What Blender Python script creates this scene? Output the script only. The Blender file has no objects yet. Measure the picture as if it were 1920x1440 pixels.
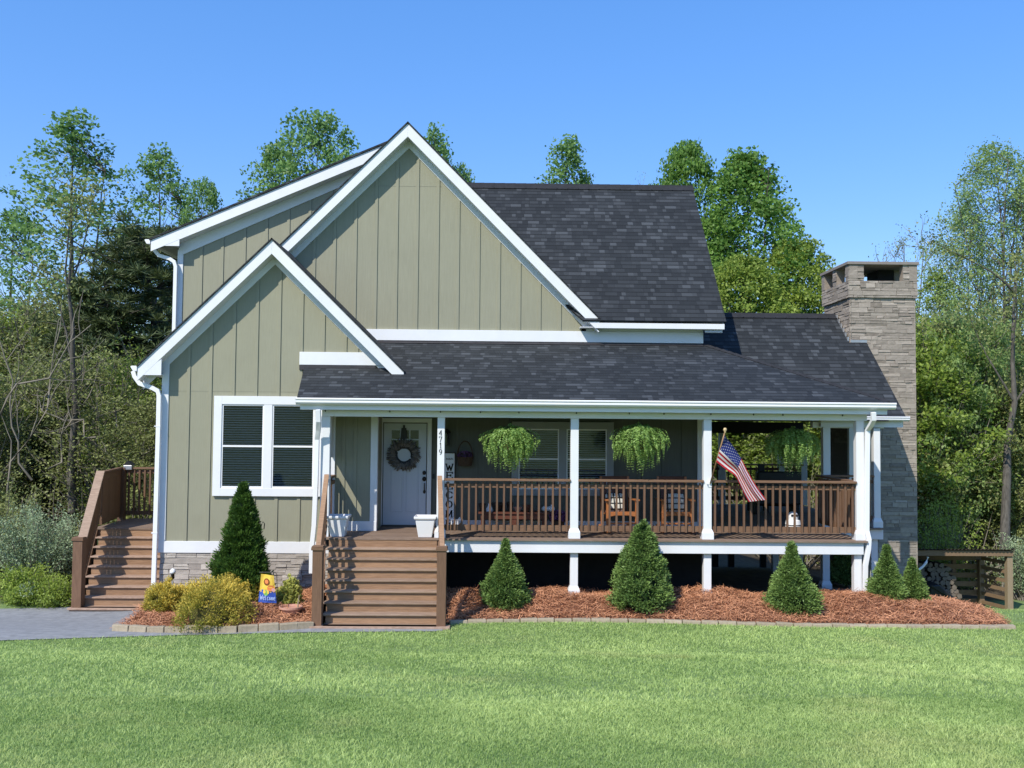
import bpy, math, random
import numpy as np
from mathutils import Vector, Matrix
random.seed(7); RNG = np.random.default_rng(11)
S = bpy.context.scene; COL = S.collection
# ------------------------------------------------------------------ camera model (a real camera; at() looks up measured points)
F = 1750.; ZC = 3.42
PSI = math.atan(30/F); TH = math.atan(73/F); RHO = .0085
FW = Vector((math.sin(PSI)*math.cos(TH), math.cos(PSI)*math.cos(TH), math.sin(TH)))
R0 = Vector((math.cos(PSI), -math.sin(PSI), 0)); U0 = R0.cross(FW)
RX = R0*math.cos(RHO)+U0*math.sin(RHO); UX = -R0*math.sin(RHO)+U0*math.cos(RHO)
def at(px, py, Y):
    d = RX*((px-960)/F)+UX*((720-py)/F)+FW
    t = Y/d.y
    return Vector((d.x*t, Y, d.z*t+ZC))
def atz(px, py, z):
    d = RX*((px-960)/F)+UX*((720-py)/F)+FW
    t = (z-ZC)/d.z
    return Vector((d.x*t, d.y*t, z))
def X(px, py, Y): return at(px, py, Y).x
def Z(px, py, Y): return at(px, py, Y).z
cd = bpy.data.cameras.new('camera'); cam = bpy.data.objects.new('camera', cd); COL.objects.link(cam)
cd.sensor_width = 36; cd.lens = F/1920*36; cd.clip_end = 3000; cd.clip_start = .1
m = Matrix((RX, UX, -FW)).transposed().to_4x4(); m.translation = (0, 0, ZC); cam.matrix_world = m
S.camera = cam
# ------------------------------------------------------------------ materials
def new_mat(name):
    mt = bpy.data.materials.new(name); mt.use_nodes = True
    nt = mt.node_tree; nt.nodes.clear()
    return mt, nt
class NT:
    def __init__(s, nt): s.nt = nt
    def n(s, t, **k):
        nd = s.nt.nodes.new(t)
        for a, b in k.items():
            if a == 'inp':
                for i, v in b.items():
                    if isinstance(v, bpy.types.NodeSocket): s.nt.links.new(v, nd.inputs[i])
                    else: nd.inputs[i].default_value = v
            else: setattr(nd, a, b)
        return nd
    def math(s, op, a, b=None, c=None):
        inp = {0: a}
        if b is not None: inp[1] = b
        if c is not None: inp[2] = c
        return s.n('ShaderNodeMath', operation=op, inp=inp).outputs[0]
    def mix(s, f, a, b):
        nd = s.n('ShaderNodeMix', data_type='RGBA'); nd.clamp_factor = True
        for i, v in ((0, f), (6, a), (7, b)):
            if isinstance(v, bpy.types.NodeSocket): s.nt.links.new(v, nd.inputs[i])
            else: nd.inputs[i].default_value = v
        return nd.outputs[2]
def c4(c): return (c[0], c[1], c[2], 1)
def mat(name, a, b=None, rough=.6, nscale=6, nw=.6, tw=0., stretch=(1, 1, 1), bump=0., bscale=40, coord='Object', trans=0., metal=0., spec=.4, dirt=0., transcol=None, patch=None):
    """colour = mix(a, b, noise*nw + tint*tw); optional bump, translucency, large soft weathering"""
    mt, nt = new_mat(name); N = NT(nt)
    b = b or a
    tc = N.n('ShaderNodeTexCoord').outputs[coord]
    mp = N.n('ShaderNodeMapping', inp={0: tc, 3: stretch}).outputs[0]
    nz = N.n('ShaderNodeTexNoise', inp={'Vector': mp, 'Scale': nscale, 'Detail': 4., 'Roughness': .6}).outputs[0]
    nzc = N.math('MULTIPLY_ADD', N.math('SUBTRACT', nz, .5), 2.2, .5)
    f = N.math('MULTIPLY', nzc, nw)
    if tw:
        ti = N.n('ShaderNodeAttribute', attribute_name='tint').outputs['Fac']
        f = N.math('ADD', f, N.math('MULTIPLY', ti, tw))
    col = N.mix(f, c4(a), c4(b))
    if patch:
        pn = N.n('ShaderNodeTexNoise', inp={'Vector': tc, 'Scale': .42, 'Detail': 5., 'Roughness': .65}).outputs[0]
        col = N.mix(N.n('ShaderNodeMapRange', inp={0: pn, 1: .54, 2: .74, 3: 0., 4: .55}).outputs[0], col, c4(patch))
    if dirt:
        nd = N.n('ShaderNodeTexNoise', inp={'Vector': tc, 'Scale': .9, 'Detail': 6., 'Roughness': .7}).outputs[0]
        dk = N.math('MULTIPLY', N.math('GREATER_THAN', nd, 0.0), N.math('SUBTRACT', nd, .35))
        col = N.mix(N.math('MULTIPLY', dk, dirt), col, c4([x*.35 for x in a]))
    bs = N.n('ShaderNodeBsdfPrincipled', inp={'Base Color': col, 'Roughness': rough, 'Metallic': metal})
    bs.inputs['Specular IOR Level'].default_value = spec
    if bump:
        bn = N.n('ShaderNodeTexNoise', inp={'Vector': mp, 'Scale': bscale, 'Detail': 5.}).outputs[0]
        bp = N.n('ShaderNodeBump', inp={'Strength': bump, 'Distance': .01, 'Height': bn})
        nt.links.new(bp.outputs[0], bs.inputs['Normal'])
    out = bs.outputs[0]
    if trans:
        tcol = col if transcol is None else N.mix(.6, col, c4(transcol))
        tl = N.n('ShaderNodeBsdfTranslucent', inp={0: tcol})
        out = N.n('ShaderNodeMixShader', inp={0: trans, 1: out, 2: tl.outputs[0]}).outputs[0]
    o = N.n('ShaderNodeOutputMaterial'); nt.links.new(out, o.inputs[0])
    return mt
def shingle_mat():
    mt, nt = new_mat('asphalt_shingle'); N = NT(nt)
    uv = N.n('ShaderNodeTexCoord').outputs['UV']
    sp = N.n('ShaderNodeSeparateXYZ', inp={0: uv})
    u, v = sp.outputs[0], sp.outputs[1]
    rw = .137
    vr = N.math('DIVIDE', v, rw); row = N.math('FLOOR', vr); fr = N.math('FRACT', vr)
    rr = N.n('ShaderNodeTexWhiteNoise', noise_dimensions='1D', inp={'W': row}).outputs[0]
    us = N.math('ADD', N.math('DIVIDE', u, .15), N.math('MULTIPLY', rr, 37.))
    # wobble so tab widths vary
    wob = N.math('MULTIPLY', N.math('SINE', N.math('ADD', N.math('MULTIPLY', us, 1.73), N.math('MULTIPLY', row, 2.4))), .42)
    us = N.math('ADD', us, wob)
    cell = N.math('FLOOR', us); fu = N.math('FRACT', us)
    cv = N.n('ShaderNodeCombineXYZ', inp={0: cell, 1: row, 2: 3.3}).outputs[0]
    wn = N.n('ShaderNodeTexWhiteNoise', noise_dimensions='3D', inp={'Vector': cv}).outputs[0]
    cr = N.n('ShaderNodeValToRGB', inp={0: wn}); e = cr.color_ramp.elements
    e[0].position = 0; e[0].color = (.0130, .0158, .0185, 1)
    e[1].position = 1; e[1].color = (.052, .059, .066, 1)
    for p, c in ((.30, (.0175, .0208, .0240, 1)), (.62, (.0235, .0275, .0312, 1)), (.82, (.0310, .0355, .0400, 1)), (.93, (.046, .052, .058, 1))):
        q = e.new(p); q.color = c
    gr = N.n('ShaderNodeTexNoise', inp={'Vector': uv, 'Scale': 140., 'Detail': 2.}).outputs[0]
    big = N.n('ShaderNodeTexNoise', inp={'Vector': uv, 'Scale': .8, 'Detail': 3.}).outputs[0]
    k = N.math('MULTIPLY', N.math('MULTIPLY_ADD', gr, .9, .55), N.math('MULTIPLY_ADD', big, .7, .65))
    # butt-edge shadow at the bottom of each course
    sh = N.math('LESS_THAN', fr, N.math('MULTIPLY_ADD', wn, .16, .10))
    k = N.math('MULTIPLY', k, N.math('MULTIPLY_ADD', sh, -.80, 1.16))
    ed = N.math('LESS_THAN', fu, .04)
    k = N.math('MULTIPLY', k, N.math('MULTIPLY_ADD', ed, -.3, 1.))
    col = N.n('ShaderNodeVectorMath', operation='SCALE', inp={0: cr.outputs[0], 'Scale': k}).outputs[0]
    h = N.math('ADD', N.math('MULTIPLY', N.math('SUBTRACT', 1., fr), 1.), N.math('ADD', N.math('MULTIPLY', wn, .5), N.math('MULTIPLY', gr, .25)))
    bp = N.n('ShaderNodeBump', inp={'Strength': .7, 'Distance': .008, 'Height': h})
    bs = N.n('ShaderNodeBsdfPrincipled', inp={'Base Color': col, 'Roughness': .85, 'Normal': bp.outputs[0]})
    bs.inputs['Specular IOR Level'].default_value = .35
    o = N.n('ShaderNodeOutputMaterial'); nt.links.new(bs.outputs[0], o.inputs[0])
    return mt
def glass_mat():
    mt, nt = new_mat('window_glass'); N = NT(nt)
    fr = N.n('ShaderNodeFresnel', inp={'IOR': 1.5})
    f = N.math('ADD', N.math('MULTIPLY', fr.outputs[0], 1.), .03)
    t = N.n('ShaderNodeBsdfTransparent', inp={0: (.62, .66, .68, 1)})
    g = N.n('ShaderNodeBsdfGlossy', inp={0: (1, 1, 1, 1), 'Roughness': .02})
    mx = N.n('ShaderNodeMixShader', inp={0: f, 1: t.outputs[0], 2: g.outputs[0]})
    o = N.n('ShaderNodeOutputMaterial'); nt.links.new(mx.outputs[0], o.inputs[0])
    return mt
M = {}
M['siding'] = mat('sage_siding', (.272, .266, .188), (.320, .313, .226), .62, 9, .75, .25, (6, 6, .35), .12, 60, dirt=.28)
M['jointm'] = mat('caulked_joint', (.20, .195, .15), None, .7)
M['shaded_siding'] = mat('porch_wall_siding', (.095, .10, .082), (.125, .13, .108), .62, 9, .75, .25, (6, 6, .35), .12, 60)  # darkened copy of the siding; porch shade put into the base colour
M['white'] = mat('white_paint', (.76, .775, .79), (.82, .83, .84), .45, 3, .7, 0, (1, 1, 1), .03, 30, dirt=.28)
M['white2'] = mat('white_vinyl', (.80, .81, .82), (.84, .845, .85), .35, 3, .6, dirt=.06)
M['ceil'] = mat('porch_ceiling_paint', (.40, .41, .40), (.46, .47, .46), .6, 4, .6)
M['shaded_ceil'] = mat('dark_porch_ceiling', (.035, .033, .03), (.05, .046, .042), .7, 6)  # ceiling colour taken near black to deepen the porch shade
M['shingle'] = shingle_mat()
M['ridge'] = mat('ridge_shingle', (.012, .0125, .015), (.028, .029, .033), .85, 9, .8, .2, bump=.4, bscale=90)
M['flash'] = mat('dark_flashing', (.03, .028, .03), (.06, .055, .06), .5, 8, .7)
M['stone'] = mat('chimney_stone', (.175, .147, .120), (.43, .375, .315), .88, 12, .35, .75, (1, 1, 1.5), .7, 45)
M['stonel'] = mat('foundation_stone', (.27, .24, .21), (.56, .51, .45), .88, 12, .35, .75, (1, 1, 1.5), .7, 45)
M['wood'] = mat('brown_stained_wood', (.12, .064, .036), (.25, .145, .085), .68, 7, .65, .35, (.7, 4, 9), .2, 50, dirt=.35)
M['riser'] = mat('brown_stair_riser', (.20, .115, .064), (.44, .27, .158), .68, 7, .65, .35, (.7, 4, 9), .2, 50, dirt=.35)
M['shaded_trim'] = mat('porch_window_trim', (.28, .295, .31), (.34, .355, .365), .5, 3, .6)  # white trim greyed in its base colour for the porch shade
M['woodv'] = mat('brown_stained_wood_upright', (.105, .056, .032), (.215, .122, .072), .68, 7, .65, .35, (9, 9, .7), .2, 50, dirt=.35)
M['deck'] = mat('worn_deck_board', (.14, .092, .064), (.30, .215, .16), .75, 8, .7, .35, (.8, 6, 3), .25, 50, dirt=.4)
M['tread'] = mat('worn_stair_tread', (.22, .14, .095), (.50, .35, .26), .72, 9, .85, .2, (1.2, 6, 3), .2, 50, dirt=.3)
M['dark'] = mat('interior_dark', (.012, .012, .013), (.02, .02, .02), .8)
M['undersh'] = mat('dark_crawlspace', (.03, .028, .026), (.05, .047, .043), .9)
M['glass'] = glass_mat()
M['blind'] = mat('blind_slat', (.74, .75, .76), (.8, .8, .8), .5)
M['door'] = mat('door_paint', (.54, .58, .64), (.60, .64, .69), .4, 3, .5)
M['black'] = mat('black_paint', (.012, .012, .013), (.022, .022, .023), .45)
M['bronze'] = mat('dark_bronze', (.06, .055, .05), (.1, .09, .08), .35, metal=.7)
M['steel'] = mat('galvanised_metal', (.4, .41, .42), (.55, .56, .57), .4, metal=.6)
M['asphalt'] = mat('asphalt', (.20, .205, .21), (.34, .345, .35), .9, 7, .8, 0, bump=.5, bscale=220)
M['soil'] = mat('pine_straw_floor', (.15, .058, .030), (.30, .13, .072), .95, 30, .8, bump=.6, bscale=90)
M['needle'] = mat('pine_straw', (.20, .070, .032), (.84, .42, .225), .75, 4, .25, .8)
M['lawn'] = mat('lawn_soil', (.13, .20, .06), (.20, .28, .09), .95, 5, .8, bump=.5, bscale=60)
def ground_mat():
    mt, nt = new_mat('lawn_and_woodland_floor'); N = NT(nt)
    tc = N.n('ShaderNodeTexCoord').outputs['Object']; sp = N.n('ShaderNodeSeparateXYZ', inp={0: tc}); x, y = sp.outputs[0], sp.outputs[1]
    n1 = N.n('ShaderNodeTexNoise', inp={'Vector': tc, 'Scale': 5., 'Detail': 4.}).outputs[0]; n2 = N.n('ShaderNodeTexNoise', inp={'Vector': tc, 'Scale': .8, 'Detail': 5.}).outputs[0]
    grass = N.mix(N.math('MULTIPLY_ADD', N.math('SUBTRACT', n1, .5), 2.2, .5), c4((.13, .20, .06)), c4((.20, .28, .09))); litter = N.mix(N.math('MULTIPLY_ADD', N.math('SUBTRACT', n1, .5), 2.5, .5), c4((.035, .026, .016)), c4((.10, .075, .045)))
    ss = lambda v, a, b: N.n('ShaderNodeMapRange', interpolation_type='SMOOTHSTEP', inp={0: v, 1: a, 2: b, 3: 0., 4: 1.}).outputs[0]
    yy = N.math('ADD', y, N.math('MULTIPLY', n2, 2.)); back = ss(yy, 26.6, 27.6); left = N.math('MULTIPLY', ss(N.math('MULTIPLY', x, -1.), 8.6, 9.6), ss(yy, 20.5, 21.5))
    hs_ = N.math('MULTIPLY', N.math('MULTIPLY', ss(y, 18.2, 18.8), ss(N.math('MULTIPLY', x, -1.), -8.6, -8.2)), ss(x, -9., -8.5))
    col = N.mix(N.math('MAXIMUM', N.math('MAXIMUM', back, left), hs_), grass, litter)
    bp = N.n('ShaderNodeBump', inp={'Strength': .5, 'Distance': .02, 'Height': N.n('ShaderNodeTexNoise', inp={'Vector': tc, 'Scale': 60., 'Detail': 4.}).outputs[0]})
    bs = N.n('ShaderNodeBsdfPrincipled', inp={'Base Color': col, 'Roughness': .95, 'Normal': bp.outputs[0]}); o = N.n('ShaderNodeOutputMaterial'); nt.links.new(bs.outputs[0], o.inputs[0]); return mt
M['lawn'] = ground_mat()
M['blade'] = mat('grass_blade', (.17, .30, .065), (.68, .82, .30), .55, .5, .25, .85, trans=.35, patch=(.62, .60, .26))
M['edging'] = mat('tan_edging_block', (.25, .205, .14), (.46, .39, .28), .9, 14, .6, .4, bump=.5, bscale=70)
M['firwood'] = mat('firewood', (.035, .028, .022), (.24, .20, .155), .9, 14, .4, .6, bump=.4, bscale=40)
M['shedwood'] = mat('rough_lumber', (.15, .095, .056), (.27, .185, .115), .8, 8, .6, .3, (1, 1, 6), .3, 40)
M['palewood'] = mat('pale_treated_lumber', (.25, .19, .12), (.36, .28, .19), .8, 8, .7, 0, (9, 9, .8), .3, 40)
M['chair'] = mat('orange_stained_wood', (.36, .13, .045), (.50, .20, .075), .4, 8, .7, 0, (6, 6, 1))
M['bench'] = mat('dark_red_wood', (.10, .034, .020), (.16, .055, .032), .5, 8, .7)
M['plaidw'] = mat('cream_cloth', (.62, .60, .54), (.70, .68, .62), .9)
M['fern'] = mat('fern_leaf', (.075, .17, .03), (.38, .56, .15), .5, 3, .2, .8, trans=.35)
M['spruce'] = mat('spruce_needle', (.030, .085, .018), (.26, .39, .10), .55, 3, .2, .8, trans=.15)
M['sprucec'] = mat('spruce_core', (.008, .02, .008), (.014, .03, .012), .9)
M['arbor'] = mat('arborvitae_spray', (.022, .062, .012), (.12, .225, .038), .5, 3, .2, .8, trans=.2)
M['gold'] = mat('gold_thread_foliage', (.17, .23, .035), (.92, .69, .13), .6, 2.2, .35, .75, trans=.4)
M['greenb'] = mat('yellow_green_foliage', (.22, .28, .05), (.70, .68, .18), .6, 2.5, .4, .7, trans=.25)
M['terra'] = mat('pale_terracotta', (.48, .25, .18), (.58, .33, .25), .7)
M['bark'] = mat('grey_bark', (.05, .045, .038), (.165, .15, .13), .95, 7, .9, 0, (3, 3, .6), .6, 20)
M['barkd'] = mat('brown_bark', (.055, .046, .036), (.12, .10, .08), .95, 7, .9, 0, (3, 3, .6), .6, 20)
M['twig'] = mat('pale_twig', (.13, .115, .09), (.28, .25, .20), .9, 3, .6, .4)
M['leafA'] = mat('poplar_leaf', (.050, .125, .030), (.34, .55, .17), .5, .5, .2, .85, trans=.5)
M['leafE'] = mat('maple_leaf', (.045, .125, .018), (.30, .50, .105), .5, .5, .2, .85, trans=.5)
M['leafF'] = mat('pale_spring_leaf', (.09, .165, .04), (.48, .64, .22), .5, .5, .2, .85, trans=.5)
M['leafB'] = mat('spring_leaf', (.085, .165, .022), (.44, .55, .10), .5, .5, .2, .85, trans=.45)
M['leafC'] = mat('silvery_leaf', (.11, .17, .075), (.42, .52, .30), .55, .5, .2, .85, trans=.3)
M['leafD'] = mat('olive_leaf', (.10, .125, .034), (.40, .44, .15), .55, .5, .2, .85, trans=.35)
M['treadb'] = mat('brown_stair_tread', (.20, .13, .085), (.46, .33, .24), .68, 7, .65, .35, (.7, 4, 9), .2, 50, dirt=.3)
M['pine'] = mat('pine_needle', (.025, .048, .016), (.15, .19, .07), .55, .5, .2, .85, trans=.15)
M['flagred'] = mat('flag_red', (.50, .022, .035), (.56, .03, .045), .8, trans=.25)
M['flagwhite'] = mat('flag_white', (.78, .76, .76), (.82, .8, .8), .8, trans=.25)
M['flagblue'] = mat('flag_blue', (.018, .030, .16), (.024, .038, .19), .8, trans=.2)
M['gfblue'] = mat('garden_flag_blue', (.03, .08, .42), (.06, .14, .55), .8, 30, .8)
M['gfyellow'] = mat('garden_flag_yellow', (.85, .55, .06), (.90, .66, .12), .8, 12, .8)
M['gforange'] = mat('garden_flag_orange', (.80, .22, .06), (.88, .32, .12), .8, 12, .8)
M['gfbrown'] = mat('garden_flag_brown', (.17, .05, .012), (.25, .09, .02), .8, 60, .8)
M['gflight'] = mat('garden_flag_lightblue', (.35, .48, .82), (.45, .58, .88), .8)
M['gfgreen'] = mat('garden_flag_green', (.15, .42, .08), (.3, .55, .15), .8, 30, .8)
M['pinkish'] = mat('garden_flag_pink', (.85, .45, .38), (.9, .55, .45), .8)
M['purple'] = mat('purple_flower', (.10, .03, .12), (.22, .09, .22), .7, 9, .4, .6)
M['gold2'] = mat('gilt_finial', (.55, .40, .20), (.62, .48, .27), .35)
M['polewood'] = mat('varnished_pole', (.30, .17, .08), (.40, .24, .12), .4)
M['wreath'] = mat('grey_driftwood', (.07, .062, .056), (.24, .22, .20), .85, 9, .3, .7)
M['basketw'] = mat('dark_wicker', (.05, .028, .016), (.10, .06, .035), .8, 40, .8)
M['rust'] = mat('corrugated_metal_roof', (.05, .035, .028), (.09, .06, .045), .6, 9, .8)
# ------------------------------------------------------------------ mesh builder
class MB:
    def __init__(s): s.v = []; s.f = []; s.mi = []; s.t = []; s.cm = 0; s.ct = None
    def add(s, vs, fs, mi=None, t=None):
        o = len(s.v); s.v += [tuple(p) for p in vs]
        tt = s.ct if t is None else t
        if tt is None: tt = random.random()
        for f in fs:
            s.f.append(tuple(i+o for i in f)); s.mi.append(s.cm if mi is None else mi); s.t.append(tt)
        return s
    def box(s, x0, x1, y0, y1, z0, z1, mi=None, t=None):
        v = [(x0, y0, z0), (x1, y0, z0), (x1, y1, z0), (x0, y1, z0), (x0, y0, z1), (x1, y0, z1), (x1, y1, z1), (x0, y1, z1)]
        return s.add(v, [(0, 3, 2, 1), (4, 5, 6, 7), (0, 1, 5, 4), (1, 2, 6, 5), (2, 3, 7, 6), (3, 0, 4, 7)], mi, t)
    def prism(s, poly, y0, y1, mi=None, t=None):
        """polygon in x,z (counter-clockwise seen from the front) pushed along y"""
        n = len(poly)
        a = sum(poly[i][0]*poly[(i+1) % n][1]-poly[(i+1) % n][0]*poly[i][1] for i in range(n))
        if a < 0: poly = poly[::-1]
        v = [(p[0], y0, p[1]) for p in poly]+[(p[0], y1, p[1]) for p in poly]
        f = [tuple(range(n)), tuple(range(2*n-1, n-1, -1))]
        f += [(i, i+n, (i+1) % n+n, (i+1) % n) for i in range(n)]
        f[2:] = [(q[0], q[1], q[2], q[3]) for q in f[2:]]
        return s.add(v, f, mi, t)
    def slab(s, pts, th, mi=None, t=None):
        """any planar polygon thickened along its normal, downwards"""
        pts = [Vector(p) for p in pts]; n = (pts[1]-pts[0]).cross(pts[2]-pts[0]).normalized()
        if n.z < 0: pts = pts[::-1]; n = -n
        k = len(pts); v = pts+[p-n*th for p in pts]
        f = [tuple(range(k)), tuple(range(2*k-1, k-1, -1))]+[(i, i+k, (i+1) % k+k, (i+1) % k) for i in range(k)]
        return s.add(v, f, mi, t)
    def tube(s, pts, r, n=6, mi=None, t=None, cap=True):
        pts = [Vector(p) for p in pts]; rs = r if isinstance(r, (list, tuple)) else [r]*len(pts)
        v = []; f = []
        up = Vector((0, 0, 1))
        for i, p in enumerate(pts):
            d = (pts[min(i+1, len(pts)-1)]-pts[max(i-1, 0)]).normalized()
            a = d.cross(up if abs(d.z) < .9 else Vector((1, 0, 0))).normalized(); b = a.cross(d)
            for k in range(n):
                an = 2*math.pi*k/n
                v.append(p+(a*math.cos(an)+b*math.sin(an))*rs[i])
        for i in range(len(pts)-1):
            for k in range(n): f.append((i*n+k, i*n+(k+1) % n, (i+1)*n+(k+1) % n, (i+1)*n+k))
        if cap: f += [tuple(range(n-1, -1, -1)), tuple((len(pts)-1)*n+k for k in range(n))]
        return s.add(v, f, mi, t)
    def bar(s, a, b, w, h, mi=None, t=None, up=(0, 0, 1)):
        """rectangular bar from a to b: w across, h in the 'up' sense"""
        a = Vector(a); b = Vector(b); d = (b-a).normalized(); u = Vector(up)
        x = d.cross(u).normalized(); z = x.cross(d)
        v = [p+x*i*w/2+z*j*h/2 for p in (a, b) for i, j in ((-1, -1), (1, -1), (1, 1), (-1, 1))]
        return s.add(v, [(3, 2, 1, 0), (4, 5, 6, 7), (0, 1, 5, 4), (1, 2, 6, 5), (2, 3, 7, 6), (3, 0, 4, 7)], mi, t)
    def rpath(s, pts, w, h, mi=None, t=None, side=(0, 1, 0)):
        """rectangular pipe along a path"""
        pts = [Vector(p) for p in pts]; v = []; f = []; sd = Vector(side)
        for i, p in enumerate(pts):
            d = (pts[min(i+1, len(pts)-1)]-pts[max(i-1, 0)]).normalized()
            a = sd.cross(d).normalized(); b = d.cross(a)
            for i2, j2 in ((-1, -1), (1, -1), (1, 1), (-1, 1)): v.append(p+a*i2*w/2+b*j2*h/2)
        for i in range(len(pts)-1):
            for k in range(4): f.append((i*4+k, i*4+(k+1) % 4, (i+1)*4+(k+1) % 4, (i+1)*4+k))
        L = (len(pts)-1)*4
        f += [(3, 2, 1, 0), (L, L+1, L+2, L+3)]
        return s.add(v, f, mi, t)
    def lathe(s, prof, n=20, c=(0, 0, 0), mi=None, t=None, sq=1.):
        v = []; f = []
        for r, z in prof:
            for k in range(n):
                an = 2*math.pi*k/n; v.append((c[0]+r*math.cos(an), c[1]+r*math.sin(an)*sq, c[2]+z))
        for i in range(len(prof)-1):
            for k in range(n): f.append((i*n+k, i*n+(k+1) % n, (i+1)*n+(k+1) % n, (i+1)*n+k))
        f += [tuple(range(n-1, -1, -1)), tuple((len(prof)-1)*n+k for k in range(n))]
        return s.add(v, f, mi, t)
    def build(s, name, mats, parent=None, bevel=0, smooth=False):
        me = bpy.data.meshes.new(name); me.from_pydata(s.v, [], s.f)
        if not isinstance(mats, (list, tuple)): mats = [mats]
        for q in mats: me.materials.append(M[q] if isinstance(q, str) else q)
        me.polygons.foreach_set('material_index', s.mi)
        at_ = me.attributes.new('tint', 'FLOAT', 'FACE'); at_.data.foreach_set('value', s.t)
        uv = me.uv_layers.new(name='uv')
        for p in me.polygons:
            n = p.normal; tt = Vector((n.y, -n.x, 0))
            tt = Vector((1, 0, 0)) if tt.length < 1e-4 else tt.normalized()
            b = tt.cross(n)
            if b.z < 0: b = -b
            for li in p.loop_indices:
                co = me.vertices[me.loops[li].vertex_index].co
                uv.data[li].uv = (co.dot(tt), co.dot(b))
        if smooth: me.polygons.foreach_set('use_smooth', [True]*len(me.polygons))
        o = bpy.data.objects.new(name, me); COL.objects.link(o); par(o, parent)
        if bevel:
            md = o.modifiers.new('bevel', 'BEVEL'); md.width = bevel; md.segments = 2; md.limit_method = 'ANGLE'
        return o
LOC = {}
def par(o, parent):
    if parent is not None:
        o.parent = parent
        # things sit at their base; their direct parts are modelled in world space
        o.matrix_parent_inverse = Matrix.Translation(-LOC.get(parent.name, Vector((0, 0, 0))))
def tag(o, label=None, cat=None, group=None, kind=None):
    if label: o['label'] = label
    if cat: o['category'] = cat
    if group: o['group'] = group
    if kind: o['kind'] = kind
    return o
def thing(name, label, cat, loc=(0, 0, 0), group=None):
    """Empty at the base of a thing; parts are modelled in world space (loc is the base point)"""
    o = bpy.data.objects.new(name, None); COL.objects.link(o); o.empty_display_size = .2
    o.location = loc; LOC[o.name] = Vector(loc)
    return tag(o, label, cat, group)
def part(name, parent):
    """an Empty used as a part that only carries sub-parts"""
    o = bpy.data.objects.new(name, None); COL.objects.link(o); o.empty_display_size = .1; par(o, parent); return o
def proto(name, label, cat, group=None):
    """like thing() but modelled around the origin, to be moved and copied"""
    o = bpy.data.objects.new(name, None); COL.objects.link(o); o.empty_display_size = .2
    return tag(o, label, cat, group)
def copy_tree(o, parent=None):
    c = o.copy(); COL.objects.link(c)
    if parent is not None: c.parent = parent
    for ch in list(o.children): copy_tree(ch, c)
    return c
def np_mesh(name, V, Fc, tint, mats, parent=None, mi=None):
    """V (n,3); Fc (m,k) faces all with k corners"""
    V = np.asarray(V, dtype=np.float32); Fc = np.asarray(Fc, dtype=np.int32)
    me = bpy.data.meshes.new(name); k = Fc.shape[1]; n = len(Fc)
    me.vertices.add(len(V)); me.vertices.foreach_set('co', V.ravel())
    me.loops.add(n*k); me.loops.foreach_set('vertex_index', Fc.ravel())
    me.polygons.add(n); me.polygons.foreach_set('loop_start', np.arange(0, n*k, k, dtype=np.int32))
    me.polygons.foreach_set('loop_total', np.full(n, k, dtype=np.int32))
    if not isinstance(mats, (list, tuple)): mats = [mats]
    for q in mats: me.materials.append(M[q])
    if mi is not None: me.polygons.foreach_set('material_index', np.asarray(mi, dtype=np.int32))
    a = me.attributes.new('tint', 'FLOAT', 'FACE'); a.data.foreach_set('value', np.asarray(tint, dtype=np.float32))
    me.update(calc_edges=True); me.validate()
    o = bpy.data.objects.new(name, me); COL.objects.link(o); par(o, parent); return o
# ------------------------------------------------------------------ leaf helpers (numpy)
def unit(a): return a/np.maximum(np.linalg.norm(a, axis=1, keepdims=True), 1e-6)
def leaf_quads(C, D, length, width, rng, droop=0.):
    """rhombic leaves: centre C (n,3), direction D, per-leaf length/width arrays"""
    n = len(C); D = unit(D); q = unit(rng.normal(size=(n, 3))); s = unit(np.cross(D, q))
    L = np.broadcast_to(length, (n,))[:, None]; W = np.broadcast_to(width, (n,))[:, None]
    nrm = np.cross(D, s)
    V = np.stack([C-D*L*.5, C+s*W*.5-nrm*L*.08, C+D*L*.5, C-s*W*.5-nrm*L*.08], 1).reshape(-1, 3)
    Fc = np.arange(4*n, dtype=np.int32).reshape(n, 4)
    return V, Fc
def sph(n, rng): return unit(rng.normal(size=(n, 3)))
# ================================================================== terrain
def sm(a, b, t):
    t = min(1, max(0, (t-a)/(b-a))); return t*t*(3-2*t)
def ground(x, y):
    z = -.03
    if y < 14.7: z += .112*(14.7-y)*sm(14.7, 13.2, y) if y > 13.2 else .112*(14.7-y)
    z -= .36*sm(-3.5, -7.8, x)*sm(14.8, 18.6, y)
    z -= 1.40*sm(7.2, 10.5, x)*sm(17.0, 23.5, y)
    z -= .75*sm(20.5, 30, y)*(1-sm(7.2, 10.5, x))
    z -= .10*sm(6, 9, x)*sm(16.5, 14, y)
    z += .03*math.sin(x*.9+y*.4)*sm(14.5, 11, y)
    return z
def ground_mesh():
    xs = [-900, -300, -120, -60, -40, -30]+[i*.5 for i in range(-48, 49)]+[30, 40, 60, 120, 300, 900]
    ys = [-300, -100, -30, -10]+[i*.5 for i in range(-8, 70)]+[38, 44, 55, 75, 110, 200, 400, 1000, 2500]
    V = [(x, y, ground(x, y)) for y in ys for x in xs]; n = len(xs)
    Fc = [(j*n+i, j*n+i+1, (j+1)*n+i+1, (j+1)*n+i) for j in range(len(ys)-1) for i in range(n-1)]
    o = np_mesh('ground', V, Fc, np.full(len(Fc), .5), 'lawn'); o['kind'] = 'structure'
    o.data.polygons.foreach_set('use_smooth', [True]*len(Fc))
ground_mesh()
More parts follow.
